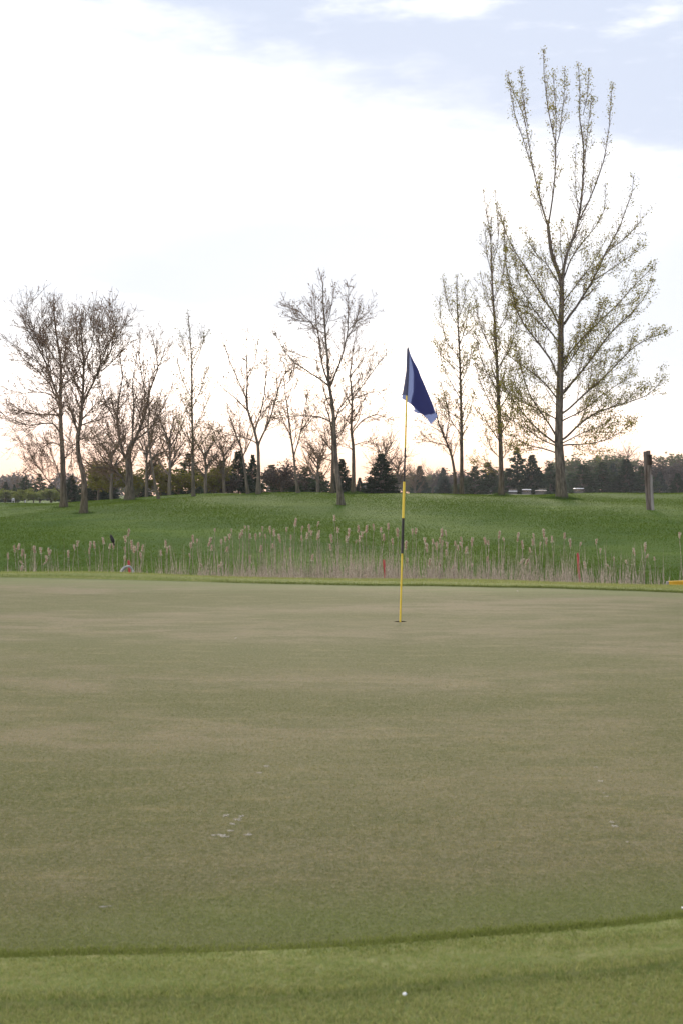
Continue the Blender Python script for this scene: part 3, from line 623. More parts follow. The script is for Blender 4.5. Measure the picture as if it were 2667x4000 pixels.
TR.append(tree('bare_tree', 'bare tree bending left, directly right of the flag beside the slim leafy poplar', 70, (1778, 1928), [
    ([(1778,1928),(1775,1850),(1764,1787),(1752,1750),(1738,1720),(1722,1680),(1708,1645),(1700,1590)], 15, 3),
    ([(1740,1725),(1745,1680),(1755,1640),(1750,1580)], 7, 2.5), ([(1765,1790),(1772,1770),(1778,1750)], 6, 3), ([(1725,1690),(1690,1670),(1650,1650)], 5, 2), ([(1745,1740),(1700,1730),(1655,1725)], 5, 2)], dict(THIN, leaves=0.8), M_bark, M_bud, 21))
TR.append(tree('poplar_tree', 'slim leafy poplar just right of the flag, straight single trunk', 70, (1802, 1927), [
    ([(1802,1927),(1801,1780),(1801,1645),(1798,1510),(1794,1385),(1788,1290),(1783,1199),(1783,1090)], 17, 3),
    ([(1800,1700),(1760,1640),(1740,1560),(1725,1500)], 5, 2), ([(1800,1680),(1835,1610),(1850,1540)], 5, 2), ([(1799,1560),(1755,1490),(1720,1410),(1705,1350)], 5, 2), ([(1797,1500),(1830,1430),(1850,1350)], 5, 2),
    ([(1794,1400),(1745,1330),(1725,1240),(1725,1170)], 5, 2), ([(1792,1350),(1820,1280),(1835,1190)], 5, 2), ([(1788,1280),(1755,1210),(1740,1130),(1735,1090)], 4, 2), ([(1790,1450),(1740,1400),(1700,1330)], 4, 2), ([(1801,1640),(1740,1600),(1700,1540)], 4, 2), ([(1786,1250),(1810,1190),(1815,1120)], 4, 2)], SLIM, M_bark, M_pleaf, 22))
TR.append(tree('poplar_tree', 'narrow leafy poplar with a grass tuft at its foot, left of the great cottonwood', 66, (1956, 1938), [
    ([(1956,1938),(1955,1830),(1953,1720),(1946,1570),(1939,1422),(1934,1330),(1928,1236),(1922,1130),(1918,1050),(1915,930),(1917,860)], 22, 3),
    ([(1953,1730),(1915,1680),(1885,1640),(1855,1610)], 6, 2), ([(1953,1700),(1990,1640),(2010,1580)], 6, 2), ([(1950,1640),(1900,1560),(1870,1500),(1850,1440)], 6, 2), ([(1948,1600),(1990,1530),(2015,1450)], 6, 2),
    ([(1944,1530),(1895,1460),(1865,1390),(1845,1310)], 6, 2), ([(1940,1440),(1985,1370),(2005,1290),(2010,1230)], 6, 2), ([(1937,1400),(1895,1320),(1870,1240),(1862,1170)], 5, 2), ([(1932,1310),(1970,1240),(1985,1150)], 5, 2),
    ([(1928,1240),(1895,1160),(1880,1080)], 5, 2), ([(1925,1180),(1955,1100),(1965,1020),(1968,960)], 4, 2), ([(1920,1080),(1895,1000),(1885,900)], 4, 2), ([(1918,1040),(1945,960),(1950,880),(1940,740)], 4, 2), ([(1916,960),(1900,860),(1880,760)], 4, 2),
    ([(1955,1860),(1915,1830),(1860,1815)], 5, 2), ([(1954,1790),(1920,1760),(1900,1700)], 4, 2), ([(1955,1800),(1985,1760),(2015,1750)], 4, 2)], dict(SLIM, len=1.45, dens=(6.6, 4.2, 2.4)), M_bark, M_pleaf, 23))
COT = tree('cottonwood_tree', 'great cottonwood towering on the right, thick furrowed trunk and fan of budding branches', 60.5, (2192, 1950), [
    ([(2192,1950),(2188,1870),(2184,1790),(2181,1720),(2183,1610),(2185,1497),(2188,1380),(2188,1273),(2192,1180),(2193,1100),(2180,1062),(2153,995),(2145,940),(2139,884)], 42, 12),
    ([(2140,890),(2124,830),(2110,779),(2098,725),(2088,674),(2076,600),(2064,520),(2055,465),(2042,415),(2020,365),(2002,323),(1990,280)], 9, 2.5, 0.2),
    ([(2139,884),(2150,810),(2159,736),(2164,650),(2164,575),(2148,510),(2132,446),(2122,370),(2113,304),(2112,225)], 9, 2.5, -0.2),
    ([(2164,580),(2178,548),(2187,520),(2198,430),(2209,353),(2212,265)], 5, 2, 0.3), ([(2090,690),(2062,620),(2030,530),(2000,450),(1988,390),(1980,350)], 5, 2, -0.3), ([(2060,500),(2050,400),(2045,320),(2042,260)], 4, 2), ([(2168,560),(2176,470),(2176,380),(2174,270)], 4, 2),
    ([(2193,1110),(2200,1050),(2212,995),(2230,945),(2249,908),(2264,841),(2274,770),(2280,705),(2284,630),(2285,551),(2276,490),(2270,446),(2273,370),(2273,304),(2268,240)], 17, 2.5, 0.15),
    ([(2262,860),(2278,820),(2295,791),(2322,720),(2347,643),(2358,575),(2366,508),(2370,430),(2372,370)], 8, 2, -0.3), ([(2282,640),(2292,560),(2305,480),(2318,400),(2325,360)], 5, 2), ([(2275,450),(2295,380),(2305,300),(2308,260)], 4, 2), ([(2264,850),(2252,760),(2250,660),(2258,560)], 5, 2, 0.4),
    ([(2203,1266),(2225,1230),(2252,1199),(2290,1140),(2319,1095),(2350,1035),(2378,976),(2405,930),(2428,890),(2448,850),(2465,804),(2483,760),(2499,723),(2506,660)], 14, 2.5, 0.4),
    ([(2200,1090),(2230,1010),(2280,940),(2340,870),(2380,800),(2390,700)], 8, 2, 0.5), ([(2380,975),(2440,930),(2490,880),(2530,830)], 6, 2, 0.4), ([(2320,1095),(2400,1040),(2470,990),(2525,950)], 6, 2),
    ([(2203,1534),(2230,1498),(2259,1467),(2295,1425),(2326,1385),(2370,1325),(2415,1273),(2455,1238),(2490,1206),(2542,1147),(2575,1085)], 13, 2.5, 0.35),
    ([(2207,1608),(2270,1545),(2356,1467),(2405,1410),(2453,1363),(2505,1335),(2557,1318)], 11, 2.5, -0.5), ([(2205,1400),(2260,1330),(2330,1260),(2400,1190),(2450,1130),(2500,1080)], 9, 2.5, -0.6),
    ([(2207,1712),(2250,1670),(2289,1638),(2320,1618),(2356,1601),(2453,1571),(2542,1541),(2585,1505),(2612,1470)], 12, 2.5, 0.3),
    ([(2200,1737),(2260,1735),(2319,1731),(2393,1712),(2440,1685),(2490,1653)], 9, 2, 0.5), ([(2205,1725),(2270,1690),(2350,1660),(2420,1650)], 7, 2, -0.6),
    ([(2172,1705),(2145,1655),(2118,1616),(2090,1570),(2066,1526),(2050,1470),(2036,1407),(2020,1350)], 11, 2.5, 0.3),
    ([(2165,1730),(2120,1700),(2081,1668),(2040,1625),(2006,1586),(1975,1545),(1950,1500)], 11, 2.5, -0.4),
    ([(2162,1764),(2120,1750),(2081,1742),(2050,1725),(2021,1705),(1955,1680)], 8, 2, 0.5), ([(2168,1740),(2110,1722),(2050,1680),(1990,1650),(1940,1620)], 8, 2, -0.6),
    ([(2174,1470),(2150,1410),(2118,1370),(2080,1325),(2043,1281),(2020,1245),(2006,1214),(1985,1130),(1965,1060),(1958,980),(1953,880)], 11, 2.5, -0.3),
    ([(2181,1270),(2158,1212),(2133,1177),(2095,1110),(2066,1050),(2045,1020),(2015,965),(1990,915),(1965,841),(1950,790)], 11, 2.5, 0.3),
    ([(2178,1560),(2130,1490),(2075,1440),(2010,1390),(1965,1330),(1940,1290)], 9, 2.5, 0.6), ([(2182,1340),(2120,1270),(2060,1200),(2010,1120),(1990,1040)], 8, 2.5, -0.5), ([(2186,1120),(2130,1040),(2070,990),(2040,930)], 7, 2, -0.5),
    ([(2180,1640),(2100,1590),(2040,1560),(1985,1500)], 8, 2, 0.8), ([(2200,1640),(2290,1600),(2380,1530),(2460,1480),(2520,1450)], 8, 2, 0.8), ([(2196,1180),(2250,1110),(2300,1040),(2340,960)], 7, 2, -0.7), ([(2190,1460),(2240,1380),(2290,1290),(2320,1210)], 8, 2, -0.9),
    ([(2140,890),(2110,850),(2098,790),(2095,740)], 4, 2), ([(2200,1050),(2195,960),(2198,900),(2205,850)], 5, 2)], POP, M_bark2, M_pleaf, 24, flare=1.35)
TR.append(COT)
TR.append(tree('bare_tree', 'dark bare trunk rising straight directly behind the tall centre maple', 69, (1298, 1932), [
    ([(1298,1932),(1299,1860),(1300,1780),(1298,1700),(1290,1640),(1270,1580)], 16, 4), ([(1298,1760),(1265,1720),(1240,1680)], 6, 2), ([(1299,1730),(1335,1690),(1360,1630)], 6, 2), ([(1299,1800),(1262,1790),(1235,1770)], 5, 2)], MAPLE, M_bark, M_bud, 25))
print('tree segs', sum(t[1] for t in TR), 'leaf anchors', sum(t[2] for t in TR))

# tall unmown grass round the feet of the trunks
mb = MB()
for px, py, D, rad, n, h in ((2192, 1950, 60.5, 0.75, 2200, 0.20), (1956, 1938, 66, 0.5, 1200, 0.22), (329, 2003, 50.5, 0.35, 500, 0.12), (1379, 1933, 67, 0.45, 900, 0.22), (507, 1958, 63, 0.55, 700, 0.16), (252, 1971, 58, 0.4, 500, 0.13), (1010, 1936, 66, 0.5, 500, 0.15), (1333, 1971, 55.5, 0.3, 250, 0.08)):
    x0 = (px-CX)/F*D; a = rng.uniform(0, 2*math.pi, n); r = rad*np.sqrt(rng.random(n))*1.1
    X = x0+r*np.cos(a)*1.15; Y = D+r*np.sin(a)
    blades(mb, X, Y, height(X, Y)-0.01, h*np.exp(-(r/rad)**2*1.1), 0.018, 0.4)
tag(mb.build('tall_grass', M_tuft, smooth=False), 'longer unmown grass ringing the feet of the tree trunks', 'grass', kind='stuff')

# ------------------------------------------------------------------ evergreens, bushes and trees beyond the crest
def conifer_mesh(kind, seed, needle):
    rd = random.Random(seed); rg = np.random.default_rng(seed); H = 5.0
    tb = MB(); tube(tb, [(0, 0, -0.3), (0.02, 0, 1.5), (0, 0.02, 3.5), (0, 0, 4.8)], [0.10, 0.085, 0.04, 0.012], 7)
    cb = MB(); C = []; Dr = []; Sz = []; s0 = []; s1 = []
    lv = 30 if kind == 'spruce' else 20; R = 1.45 if kind == 'spruce' else 1.55
    for l in range(lv):
        t = l/(lv-1); z = 0.22 + t*4.65 if kind == 'spruce' else 0.45+t*4.3
        prof = (1-t)**0.85 if kind == 'spruce' else (1-t**1.6)*(0.72+0.28*math.sin(l*1.9+seed))
        nb_ = rd.randint(8, 11) if kind == 'spruce' else rd.randint(6, 9)
        for k in range(nb_):
            a = rd.uniform(0, 2*math.pi); L = max(0.10, R*prof*rd.uniform(0.72, 1.12)); rise = rd.uniform(-0.22, 0.05)+0.5*t if kind == 'spruce' else rd.uniform(0.05, 0.5)
            d = np.array([math.cos(a), math.sin(a), rise]); d /= np.linalg.norm(d)
            p0 = np.array([0, 0, z]); p1 = p0 + d*L
            if kind == 'spruce': p1[2] -= 0.10*L
            s0.append(p0); s1.append(p1)
            m = max(3, int(L/0.11))
            for q in range(m):
                f = 0.25+0.75*(q+rd.random())/m
                for _ in range(5 if kind == 'spruce' else 5):
                    C.append(p0+(p1-p0)*f + rg.normal(0, 0.035, 3)); dd = d + rg.normal(0, 0.55, 3); Dr.append(dd/np.linalg.norm(dd)); Sz.append(rd.uniform(0.16, 0.30)*(0.7+0.3*prof))
    prisms(cb, s0, s1, [0.022]*len(s0), [0.006]*len(s0), 3, 0)
    C = np.array(C); Dr = np.array(Dr); Sz = np.array(Sz)[:, None]
    b = np.cross(Dr, rg.standard_normal(Dr.shape)); b /= np.linalg.norm(b, axis=1, keepdims=True)
    wd = 0.22 if kind == 'spruce' else 0.24
    v = np.stack([C, C+Dr*Sz*0.5+b*Sz*wd, C+Dr*Sz, C+Dr*Sz*0.5-b*Sz*wd], 1)
    cb.add(v.reshape(-1, 3), np.arange(4*len(C)).reshape(-1, 4), 1)
    return tb.mesh('trunk', [M_bark]), cb.mesh('crown', [M_twig, needle], False)
def bush_mesh(seed, leafm, leaves=1.0, barkm=None, H=5.0, wide=1.0, size=0.13):
    rd = random.Random(seed); rg = np.random.default_rng(seed)
    tb = MB(); seg = []; leaf = []
    pr = dict(seg=0.25, jit=0.14, up=0.07, dens=(0, 2.6, 2.2), ang=(0.4, 0.95), ratio=0.55, rmin=0.007, leaflev=1)
    h0 = H*rd.uniform(0.22, 0.3); tube(tb, [(0, 0, -0.3), (0.03, 0, h0*0.5), (0, 0.03, h0), (0.03, 0, H*0.55)], [0.12, 0.10, 0.085, 0.03], 7)
    for k in range(11):
        a = rd.uniform(0, 2*math.pi); z = h0*0.8 + (H*0.55-h0*0.8)*k/11; s = rd.uniform(0.5, 1.1)*wide*(1-0.35*k/11)
        d = norm((math.cos(a)*s, math.sin(a)*s, rd.uniform(0.6, 1.1)))
        q = [(0, 0, z), tuple(d[i]*H*0.22+(0, 0, z)[i] for i in range(3))]
        tube(tb, [q[0], tuple((q[0][i]+q[1][i])/2 for i in range(3)), q[1]], [0.05, 0.035, 0.025], 5)
        for m in range(7):
            f = rd.random(); p = tuple(q[0][i]+(q[1][i]-q[0][i])*f for i in range(3)); e = norm((d[0]+rd.gauss(0, .5), d[1]+rd.gauss(0, .5), d[2]+rd.gauss(0, .4)))
            grow(rd, seg, leaf, p, e, H*0.27*rd.uniform(0.6, 1.1), 0.022, 1, pr)
    cb = MB(); prisms(cb, [s[0] for s in seg], [s[1] for s in seg], [s[2] for s in seg], [s[3] for s in seg], 3, 0)
    if leaves > 0:
        C = np.repeat(np.array(leaf), math.ceil(leaves), 0); C = C[rg.random(len(C)) < leaves/math.ceil(leaves)] ; C = C+rg.normal(0, 0.10, C.shape); quads(cb, C, size, 1, rg, 0.3, 0.9)
    return tb.mesh('trunk', [barkm or M_bark]), cb.mesh('crown', [M_twig, leafm], False)
MESH = {'spruce': [conifer_mesh('spruce', s, M_spruce) for s in (1, 2)], 'blue': [conifer_mesh('spruce', 3, M_blue)], 'pine': [conifer_mesh('pine', s, M_pine) for s in (4, 5, 6)],
        'olive': [bush_mesh(s, M_yleaf, 2.2, size=0.16) for s in (7, 8)], 'green': [bush_mesh(s, M_gleaf, 3.4, wide=1.3, size=0.19) for s in (9, 10)], 'pale': [bush_mesh(s, M_pale, 2.4, size=0.17) for s in (31, 32)],
        'grey': [bush_mesh(s, M_greyt, 2.4, size=0.14) for s in (33, 34)], 'bare': [bush_mesh(s, M_bud, 0.5, M_bark3, size=0.07) for s in (35, 36, 37)]}
NAME = {'spruce': ('spruce_tree', 'evergreen'), 'blue': ('spruce_tree', 'evergreen'), 'pine': ('pine_tree', 'evergreen'), 'olive': ('leafing_tree', 'tree'), 'green': ('round_tree', 'tree'), 'pale': ('leafing_tree', 'tree'), 'grey': ('leafless_tree', 'tree'), 'bare': ('leafless_tree', 'tree')}
cnt = {}; SIZE = {}; WIDE = {'pine': 1.12, 'olive': 1.15, 'pale': 1.15, 'grey': 1.1}
def far_tree(kind, px, top, wpx, D, label, group):
    m = MESH[kind][cnt.get(kind, 0) % len(MESH[kind])]; cnt[kind] = cnt.get(kind, 0)+1
    x = (px-CX)/F*D; z = hz(x, D); h = CZ+(HY-top)/F*D - z
    if m[1].name not in SIZE:
        co = np.zeros(len(m[1].vertices)*3); m[1].vertices.foreach_get('co', co); co = co.reshape(-1, 3); SIZE[m[1].name] = (np.percentile(co[:, 2], 99.6), 2*np.percentile(np.abs(co[:, 0]), 93))
    nh, nw = SIZE[m[1].name]; zs = h/nh; xs_ = max(wpx/F*D/nw*WIDE.get(kind, 1.0), 0.3)
    r = thing(NAME[kind][0], (x, D, z), label, NAME[kind][1], group, rz=random.Random(int(px*7+top)).uniform(0, 6.28))
    r.scale = (xs_, xs_, zs)
    link('trunk', m[0], r); link('crown', m[1], r)
    return r
GL, GM, GR, GB = 'trees across the far left fairway', 'evergreens and thicket behind the bare trees', 'evergreens beyond the crest on the right', 'hazy woods far behind'
FT = [
 ('spruce', 24, 1884, 44, 175, 'small dark fir at the left edge above the pale green round trees', GL), ('spruce', 57, 1893, 30, 178, 'smallest dark fir top in the gap left of the broad left pines', GL),
 ('pine', 100, 1862, 62, 172, 'broad dark pine left of the leftmost bare trunk', GL), ('pine', 157, 1851, 62, 172, 'taller pointed pine nearest the leftmost bare trunk', GL), ('pine', 203, 1893, 60, 172, 'low pine peeping just left of the leftmost bare trunk', GL),
 ('bare', 62, 1838, 70, 200, 'pale leafless tree rising over the small firs at far left', GL), ('bare', 2, 1868, 50, 200, 'pale leafless tree cut by the left edge of the picture', GL),
 ('green', 22, 1912, 76, 158, 'round fresh green tree at the left edge by the little stand', GL), ('green', 97, 1910, 58, 155, 'round fresh green tree right of the little stand', GL), ('green', 132, 1918, 56, 152, 'round fresh green tree in the middle of the left row', GL), ('green', 200, 1909, 76, 155, 'round fresh green tree behind the leftmost bare trunk', GL), ('green', 60, 1922, 50, 160, 'round fresh green tree right behind the little stand', GL),
 ('spruce', 280, 1858, 70, 125, 'dark spruce between the two leftmost bare trunks', GM), ('spruce', 375, 1842, 95, 110, 'large dark spruce just right of the bent mossy trunk', GM), ('spruce', 430, 1872, 80, 112, 'dark spruce left of the stout forked trunk', GM), ('pine', 318, 1892, 60, 130, 'low pine hidden behind the bent mossy trunk', GM),
 ('spruce', 555, 1880, 80, 105, 'dark low spruce just right of the stout forked trunk', GM), ('spruce', 655, 1872, 85, 102, 'dark low spruce left of the pale aspen', GM), ('pine', 742, 1772, 120, 104, 'tall broad pine behind the pale aspen', GM), ('spruce', 812, 1850, 80, 106, 'dark spruce just right of the pale aspen', GM), ('pine', 868, 1800, 95, 106, 'pine in the thicket between aspen and the vase-shaped tree', GM),
 ('spruce', 932, 1765, 105, 98, 'tall dark spruce left of the small forked tree', GM), ('spruce', 988, 1779, 70, 101, 'pointed dark spruce behind the vase-shaped trunk', GM), ('pine', 1062, 1818, 100, 104, 'dark pine right of the vase-shaped trunk', GM), ('pine', 1120, 1845, 80, 106, 'low pine left of the thin forked tree', GM), ('pine', 1195, 1826, 95, 104, 'dark pine between thin forked tree and the centre maple', GM), ('pine', 1250, 1845, 80, 108, 'low pine just left of the centre maple trunk', GM),
 ('spruce', 1335, 1795, 95, 98, 'light-tipped spruce filling the gap right of the centre maple trunk', GM), ('blue', 1404, 1868, 48, 112, 'small bluish spruce standing alone left of the big lone spruce', GM), ('spruce', 1488, 1776, 128, 100, 'big lone cone-shaped spruce just left of the flagstick', GM),
 ('olive', 440, 1795, 120, 88, 'yellow-olive leafing tree left of the stout forked trunk', GM), ('olive', 628, 1808, 110, 90, 'yellow-olive leafing tree behind the slender leaning trunk', GM), ('olive', 700, 1835, 110, 88, 'yellow-olive leafing bush left of the pale aspen', GM), ('olive', 838, 1815, 110, 92, 'yellow-olive leafing bush right of the pale aspen', GM), ('pale', 540, 1850, 70, 95, 'pale green sapling right beside the stout forked trunk', GM), ('olive', 385, 1800, 90, 96, 'yellow-olive leafing tree above the large left spruce', GM),
 ('bare', 437, 1640, 150, 84, 'leafless grey-stemmed tree left of the stout forked tree', GM), ('bare', 575, 1600, 150, 86, 'leafless tree behind the slender leaning tree', GM), ('bare', 665, 1560, 150, 82, 'leafless tree left of the pale aspen', GM), ('bare', 805, 1650, 140, 84, 'leafless tree just right of the pale aspen', GM), ('bare', 875, 1640, 130, 86, 'leafless tree between the pale aspen and the small forked tree', GM), ('grey', 1100, 1800, 130, 92, 'grey twiggy thicket tree right of the vase-shaped tree', GM), ('bare', 1240, 1680, 150, 84, 'leafless tree just left of the centre maple trunk', GM), ('grey', 880, 1850, 110, 94, 'grey twiggy thicket bush right of the aspen', GM),
 ('bare', 1498, 1650, 120, 118, 'leafless tree rising behind the big lone spruce', GM), ('bare', 1553, 1720, 110, 100, 'thin leafless tree between the lone spruce and the flagstick', GM), ('bare', 1620, 1800, 80, 135, 'wispy leafless sapling just right of the flagstick', GR),
 ('blue', 1637, 1822, 72, 150, 'hazy spruce just right of the flagstick', GR), ('blue', 1738, 1872, 80, 138, 'small dome-shaped spruce left of the bending bare trunk', GR), ('blue', 1729, 1828, 55, 190, 'thin hazy spruce rising behind the dome-shaped one', GR), ('pine', 1852, 1822, 95, 132, 'dense pine right of the slim poplar trunk', GR), ('pine', 1905, 1808, 105, 134, 'broad pine left of the narrow poplar trunk', GR),
 ('pine', 1815, 1868, 80, 136, 'low pine behind the slim poplar trunk', GR), ('pine', 1985, 1830, 90, 136, 'low pine right of the narrow poplar trunk', GR), ('pine', 2018, 1752, 90, 138, 'tallest straggly pine between the narrow poplar and the cottonwood', GR), ('spruce', 2076, 1780, 105, 136, 'dark spruce just left of the cottonwood trunk with the carts beneath', GR), ('pine', 2148, 1812, 80, 140, 'pine close against the left of the cottonwood trunk', GR), ('pine', 2120, 1850, 80, 145, 'low pine behind the carts left of the cottonwood', GR),
 ('pine', 2272, 1818, 115, 150, 'broad pine right of the cottonwood trunk above the lone cart', GR), ('pine', 2350, 1808, 110, 152, 'second broad pine right of the cottonwood trunk', GR), ('spruce', 2444, 1796, 120, 150, 'tall dark spruce left of the wooden post', GR), ('pine', 2508, 1822, 90, 152, 'dark pine right behind the wooden post', GR), ('blue', 2392, 1812, 70, 175, 'hazy spruce between the second pine and the tall spruce', GR), ('blue', 2575, 1845, 65, 180, 'hazy small spruce right of the wooden post', GR), ('spruce', 2645, 1850, 70, 150, 'young dark spruce near the right edge', GR), ('pine', 2230, 1848, 80, 158, 'low pine tucked behind the right of the cottonwood trunk', GR), ('pine', 2400, 1862, 90, 156, 'low pine between the second pine and the tall spruce', GR),
 ('pale', 2310, 1778, 170, 225, 'pale green leafing tree high behind the lone cart', GB), ('pale', 2235, 1800, 120, 230, 'pale green leafing tree behind the cottonwood trunk', GB), ('pale', 2395, 1782, 140, 235, 'pale green leafing tree behind the tall spruce', GB), ('bare', 2418, 1725, 150, 240, 'broad leafless tree crowning the woods left of the post', GB), ('grey', 2560, 1798, 170, 230, 'grey leafless tree right behind the wooden post', GB), ('grey', 2500, 1806, 140, 235, 'grey leafless tree left behind the wooden post', GB), ('pale', 2650, 1775, 120, 240, 'pale leafing tree rising at the right edge', GB), ('grey', 2625, 1806, 140, 232, 'grey leafless tree near the right edge', GB), ('grey', 2165, 1806, 130, 235, 'grey leafless tree behind the left of the cottonwood', GB),
 ('grey', 1690, 1835, 120, 240, 'grey leafless tree between the flagstick and the bending trunk', GB), ('pale', 1605, 1848, 110, 236, 'pale leafing tree right behind the flagstick', GB), ('grey', 1790, 1838, 120, 242, 'grey leafless tree behind the slim poplar', GB), ('bare', 1680, 1800, 80, 250, 'leafless tree far off between flagstick and bending trunk', GB), ('grey', 1930, 1830, 120, 240, 'grey leafless tree behind the narrow poplar', GB),
]
FAR = {GR: 1.32, GB: 1.2}
for a in FT: far_tree(a[0], a[1], a[2], a[3], a[4]*FAR.get(a[6], 1.0), a[5], a[6])
# a far wood that closes the horizon
rg2 = np.random.default_rng(91); mb = MB()
for k in range(95):
    x = rg2.uniform(-190, 190); y = 420+rg2.uniform(0, 60); z0 = hz(x, y); h = rg2.uniform(4.5, 8.0); r = rg2.uniform(3, 6)
    n = 420; q = rg2.standard_normal((n, 3)); q /= np.linalg.norm(q, axis=1, keepdims=True); q *= rg2.random((n, 1))**0.33
    C = q*np.array([r, r, h*0.5]) + np.array([x, y, z0+h*0.52]); quads(mb, C, 0.9, 0, rg2, 0.0, 0.7)
tag(mb.build('far_woodland', [M_greyt], smooth=False), 'low grey wood closing the far horizon', 'woodland', kind='stuff')

# ------------------------------------------------------------------ flagstick, flag and cup
def coons(c0, c1, d0, d1, nu, nv):
    """c0: top edge, c1: bottom edge (u along); d0: left edge, d1: right edge (v along); pixel points"""
    def cur(p, n):
        p = np.array(p, float); s = np.concatenate([[0], np.cumsum(np.linalg.norm(np.diff(p, axis=0), axis=1))]); s /= s[-1]
        u = np.linspace(0, 1, n); return np.stack([np.interp(u, s, p[:, i]) for i in (0, 1)], 1)
    C0, C1, D0, D1 = cur(c0, nu), cur(c1, nu), cur(d0, nv), cur(d1, nv)
    u = np.linspace(0, 1, nu)[None, :, None]; v = np.linspace(0, 1, nv)[:, None, None]
    return (1-v)*C0[None]+v*C1[None]+(1-u)*D0[:, None]+u*D1[:, None]-((1-u)*(1-v)*C0[0]+u*(1-v)*C0[-1]+(1-u)*v*C1[0]+u*v*C1[-1])
FD = 12.63; fs = FD/F
def stick(px, py, dy=0.0): return ((px-1562)*fs, dy, (2428-py)*fs)
flagroot = thing('flagstick', (HX, HYD, 0.0), 'yellow and black striped flagstick with drooping blue flag standing in the hole', 'flagstick')
def axis(py): return 1562 + (2428-py)*(1592.5-1562)/(2428-1357)
for y0, y1, r, m in ((2462, 2162, 0.0085, M_yellow), (2162, 2024, 0.0118, M_black), (2024, 1882, 0.0115, M_yellow), (1882, 1749, 0.0078, M_black), (1749, 1540, 0.0078, M_yellow), (1540, 1363, 0.0078, M_black)):
    mb = MB(); tube(mb, [stick(axis(y), y) for y in np.linspace(y0, y1, 5)], [r]*5, 14); mb.build('pole_band', m, flagroot)
mb = MB(); tube(mb, [stick(axis(y), y) for y in (1364, 1361, 1358, 1355.5)], [0.010, 0.0105, 0.007, 0.002], 12); mb.build('pole_cap', M_metal, flagroot)
hoist = [(1588, 1364), (1586.5, 1405), (1585, 1450), (1579, 1490), (1571, 1540), (1568, 1556)]
fly = [(1708, 1625), (1700, 1638), (1690, 1648), (1682, 1660)]
topc = [(1588, 1364), (1598, 1368), (1605, 1390), (1615, 1410), (1632, 1440), (1643, 1470), (1655, 1495), (1672, 1535), (1680, 1555), (1690, 1580), (1700, 1610), (1708, 1625)]
botc = [(1568, 1556), (1587, 1567), (1605, 1580), (1615, 1590), (1640, 1612), (1652, 1621), (1665, 1632), (1677, 1650), (1682, 1660)]
def cloth(name, c0, c1, d0, d1, dep, m, parent, nu=40, nv=24):
    g = coons(c0, c1, d0, d1, nu, nv); V = np.zeros((nv, nu, 3))
    u = np.linspace(0, 1, nu)[None, :]; v = np.linspace(0, 1, nv)[:, None]
    V[..., 0] = (g[..., 0]-1562)*fs; V[..., 2] = (2428-g[..., 1])*fs; V[..., 1] = dep(g[..., 0], g[..., 1])
    i, j = np.meshgrid(np.arange(nv-1), np.arange(nu-1), indexing='ij'); b = (i*nu+j).ravel()
    mb = MB(); mb.add(V.reshape(-1, 3), np.stack([b, b+1, b+nu+1, b+nu], 1)); o = mb.build(name, m, parent)
    return o
def fold(px, py):
    q = (px-1590)/118.0
    return 0.014 + 0.045*np.sin(q*3.2)*q + 0.010*np.sin((py-1360)/34.0+(px-1590)/22.0)*np.clip((px-1575)/130.0, 0, 1) + 0.006*np.sin((px-1590)/9.0-(py-1360)/60.0)*np.clip(q, 0, 1)
fl = cloth('flag', topc, botc, hoist, fly, fold, M_flag, flagroot)
tag(fl, 'faded blue flag hanging limp in folds')
back = [(1598, 1380), (1608, 1420), (1614, 1455), (1613.5, 1500), (1613, 1530), (1607, 1552), (1603, 1574)]
cloth('folded_layer', [(1598, 1380), (1605, 1393), (1615, 1412), (1632, 1442), (1643, 1472), (1655, 1497), (1671, 1536), (1679, 1556), (1689, 1581), (1698, 1612)], [(1603, 1574), (1614, 1588), (1639, 1610), (1656, 1622)], back, [(1698, 1612), (1685, 1618), (1672, 1617), (1656, 1622)],
      lambda x_, y_: fold(x_, y_)+0.005, M_flag2, fl)
cloth('frayed_corner', [(1614, 1587), (1628, 1598), (1642, 1612)], [(1611, 1604), (1626, 1612), (1645, 1616)], [(1614, 1587), (1620, 1600), (1611, 1604)], [(1642, 1612), (1645, 1616)], lambda x_, y_: fold(x_, y_)+0.012, M_flag, fl, 10, 8)
cloth('sleeve', [(1587.2, 1366), (1592, 1364), (1598, 1368)], [(1571, 1542), (1580, 1545), (1591, 1546)], [(x-0.6, y) for x, y in hoist[:5]], [(1598, 1368), (1597, 1420), (1595.5, 1470), (1593, 1520), (1591, 1546)],
      lambda x_, y_: -0.0115+0.009*np.abs((x_-1562-(2428-y_)*0.0285)/9.0)**2, M_sleeve, fl, 14, 24)
cup = thing('hole_cup', (HX, HYD, -0.11), 'white lined hole cut in the green at the foot of the flagstick', 'hole')
mb = MB(); a = np.arange(28)*2*math.pi/28
ring = lambda r, z: [(r*math.cos(t), r*math.sin(t), z) for t in a]
def lathe(mb, prof, mat=0):
    n = 28
    for (r0, z0), (r1, z1) in zip(prof[:-1], prof[1:]):
        mb.add(ring(r0, z0)+ring(r1, z1), [[k, (k+1) % n, (k+1) % n+n, k+n] for k in range(n)], mat)
lathe(mb, [(0.0545, 0.086), (0.0515, 0.086), (0.0515, 0.0), (0.002, 0.0)]); mb.build('cup_liner', M_white, cup)
mb = MB(); lathe(mb, [(0.0542, 0.1095), (0.0543, 0.084)]); mb.build('soil_rim', M_soil, cup)

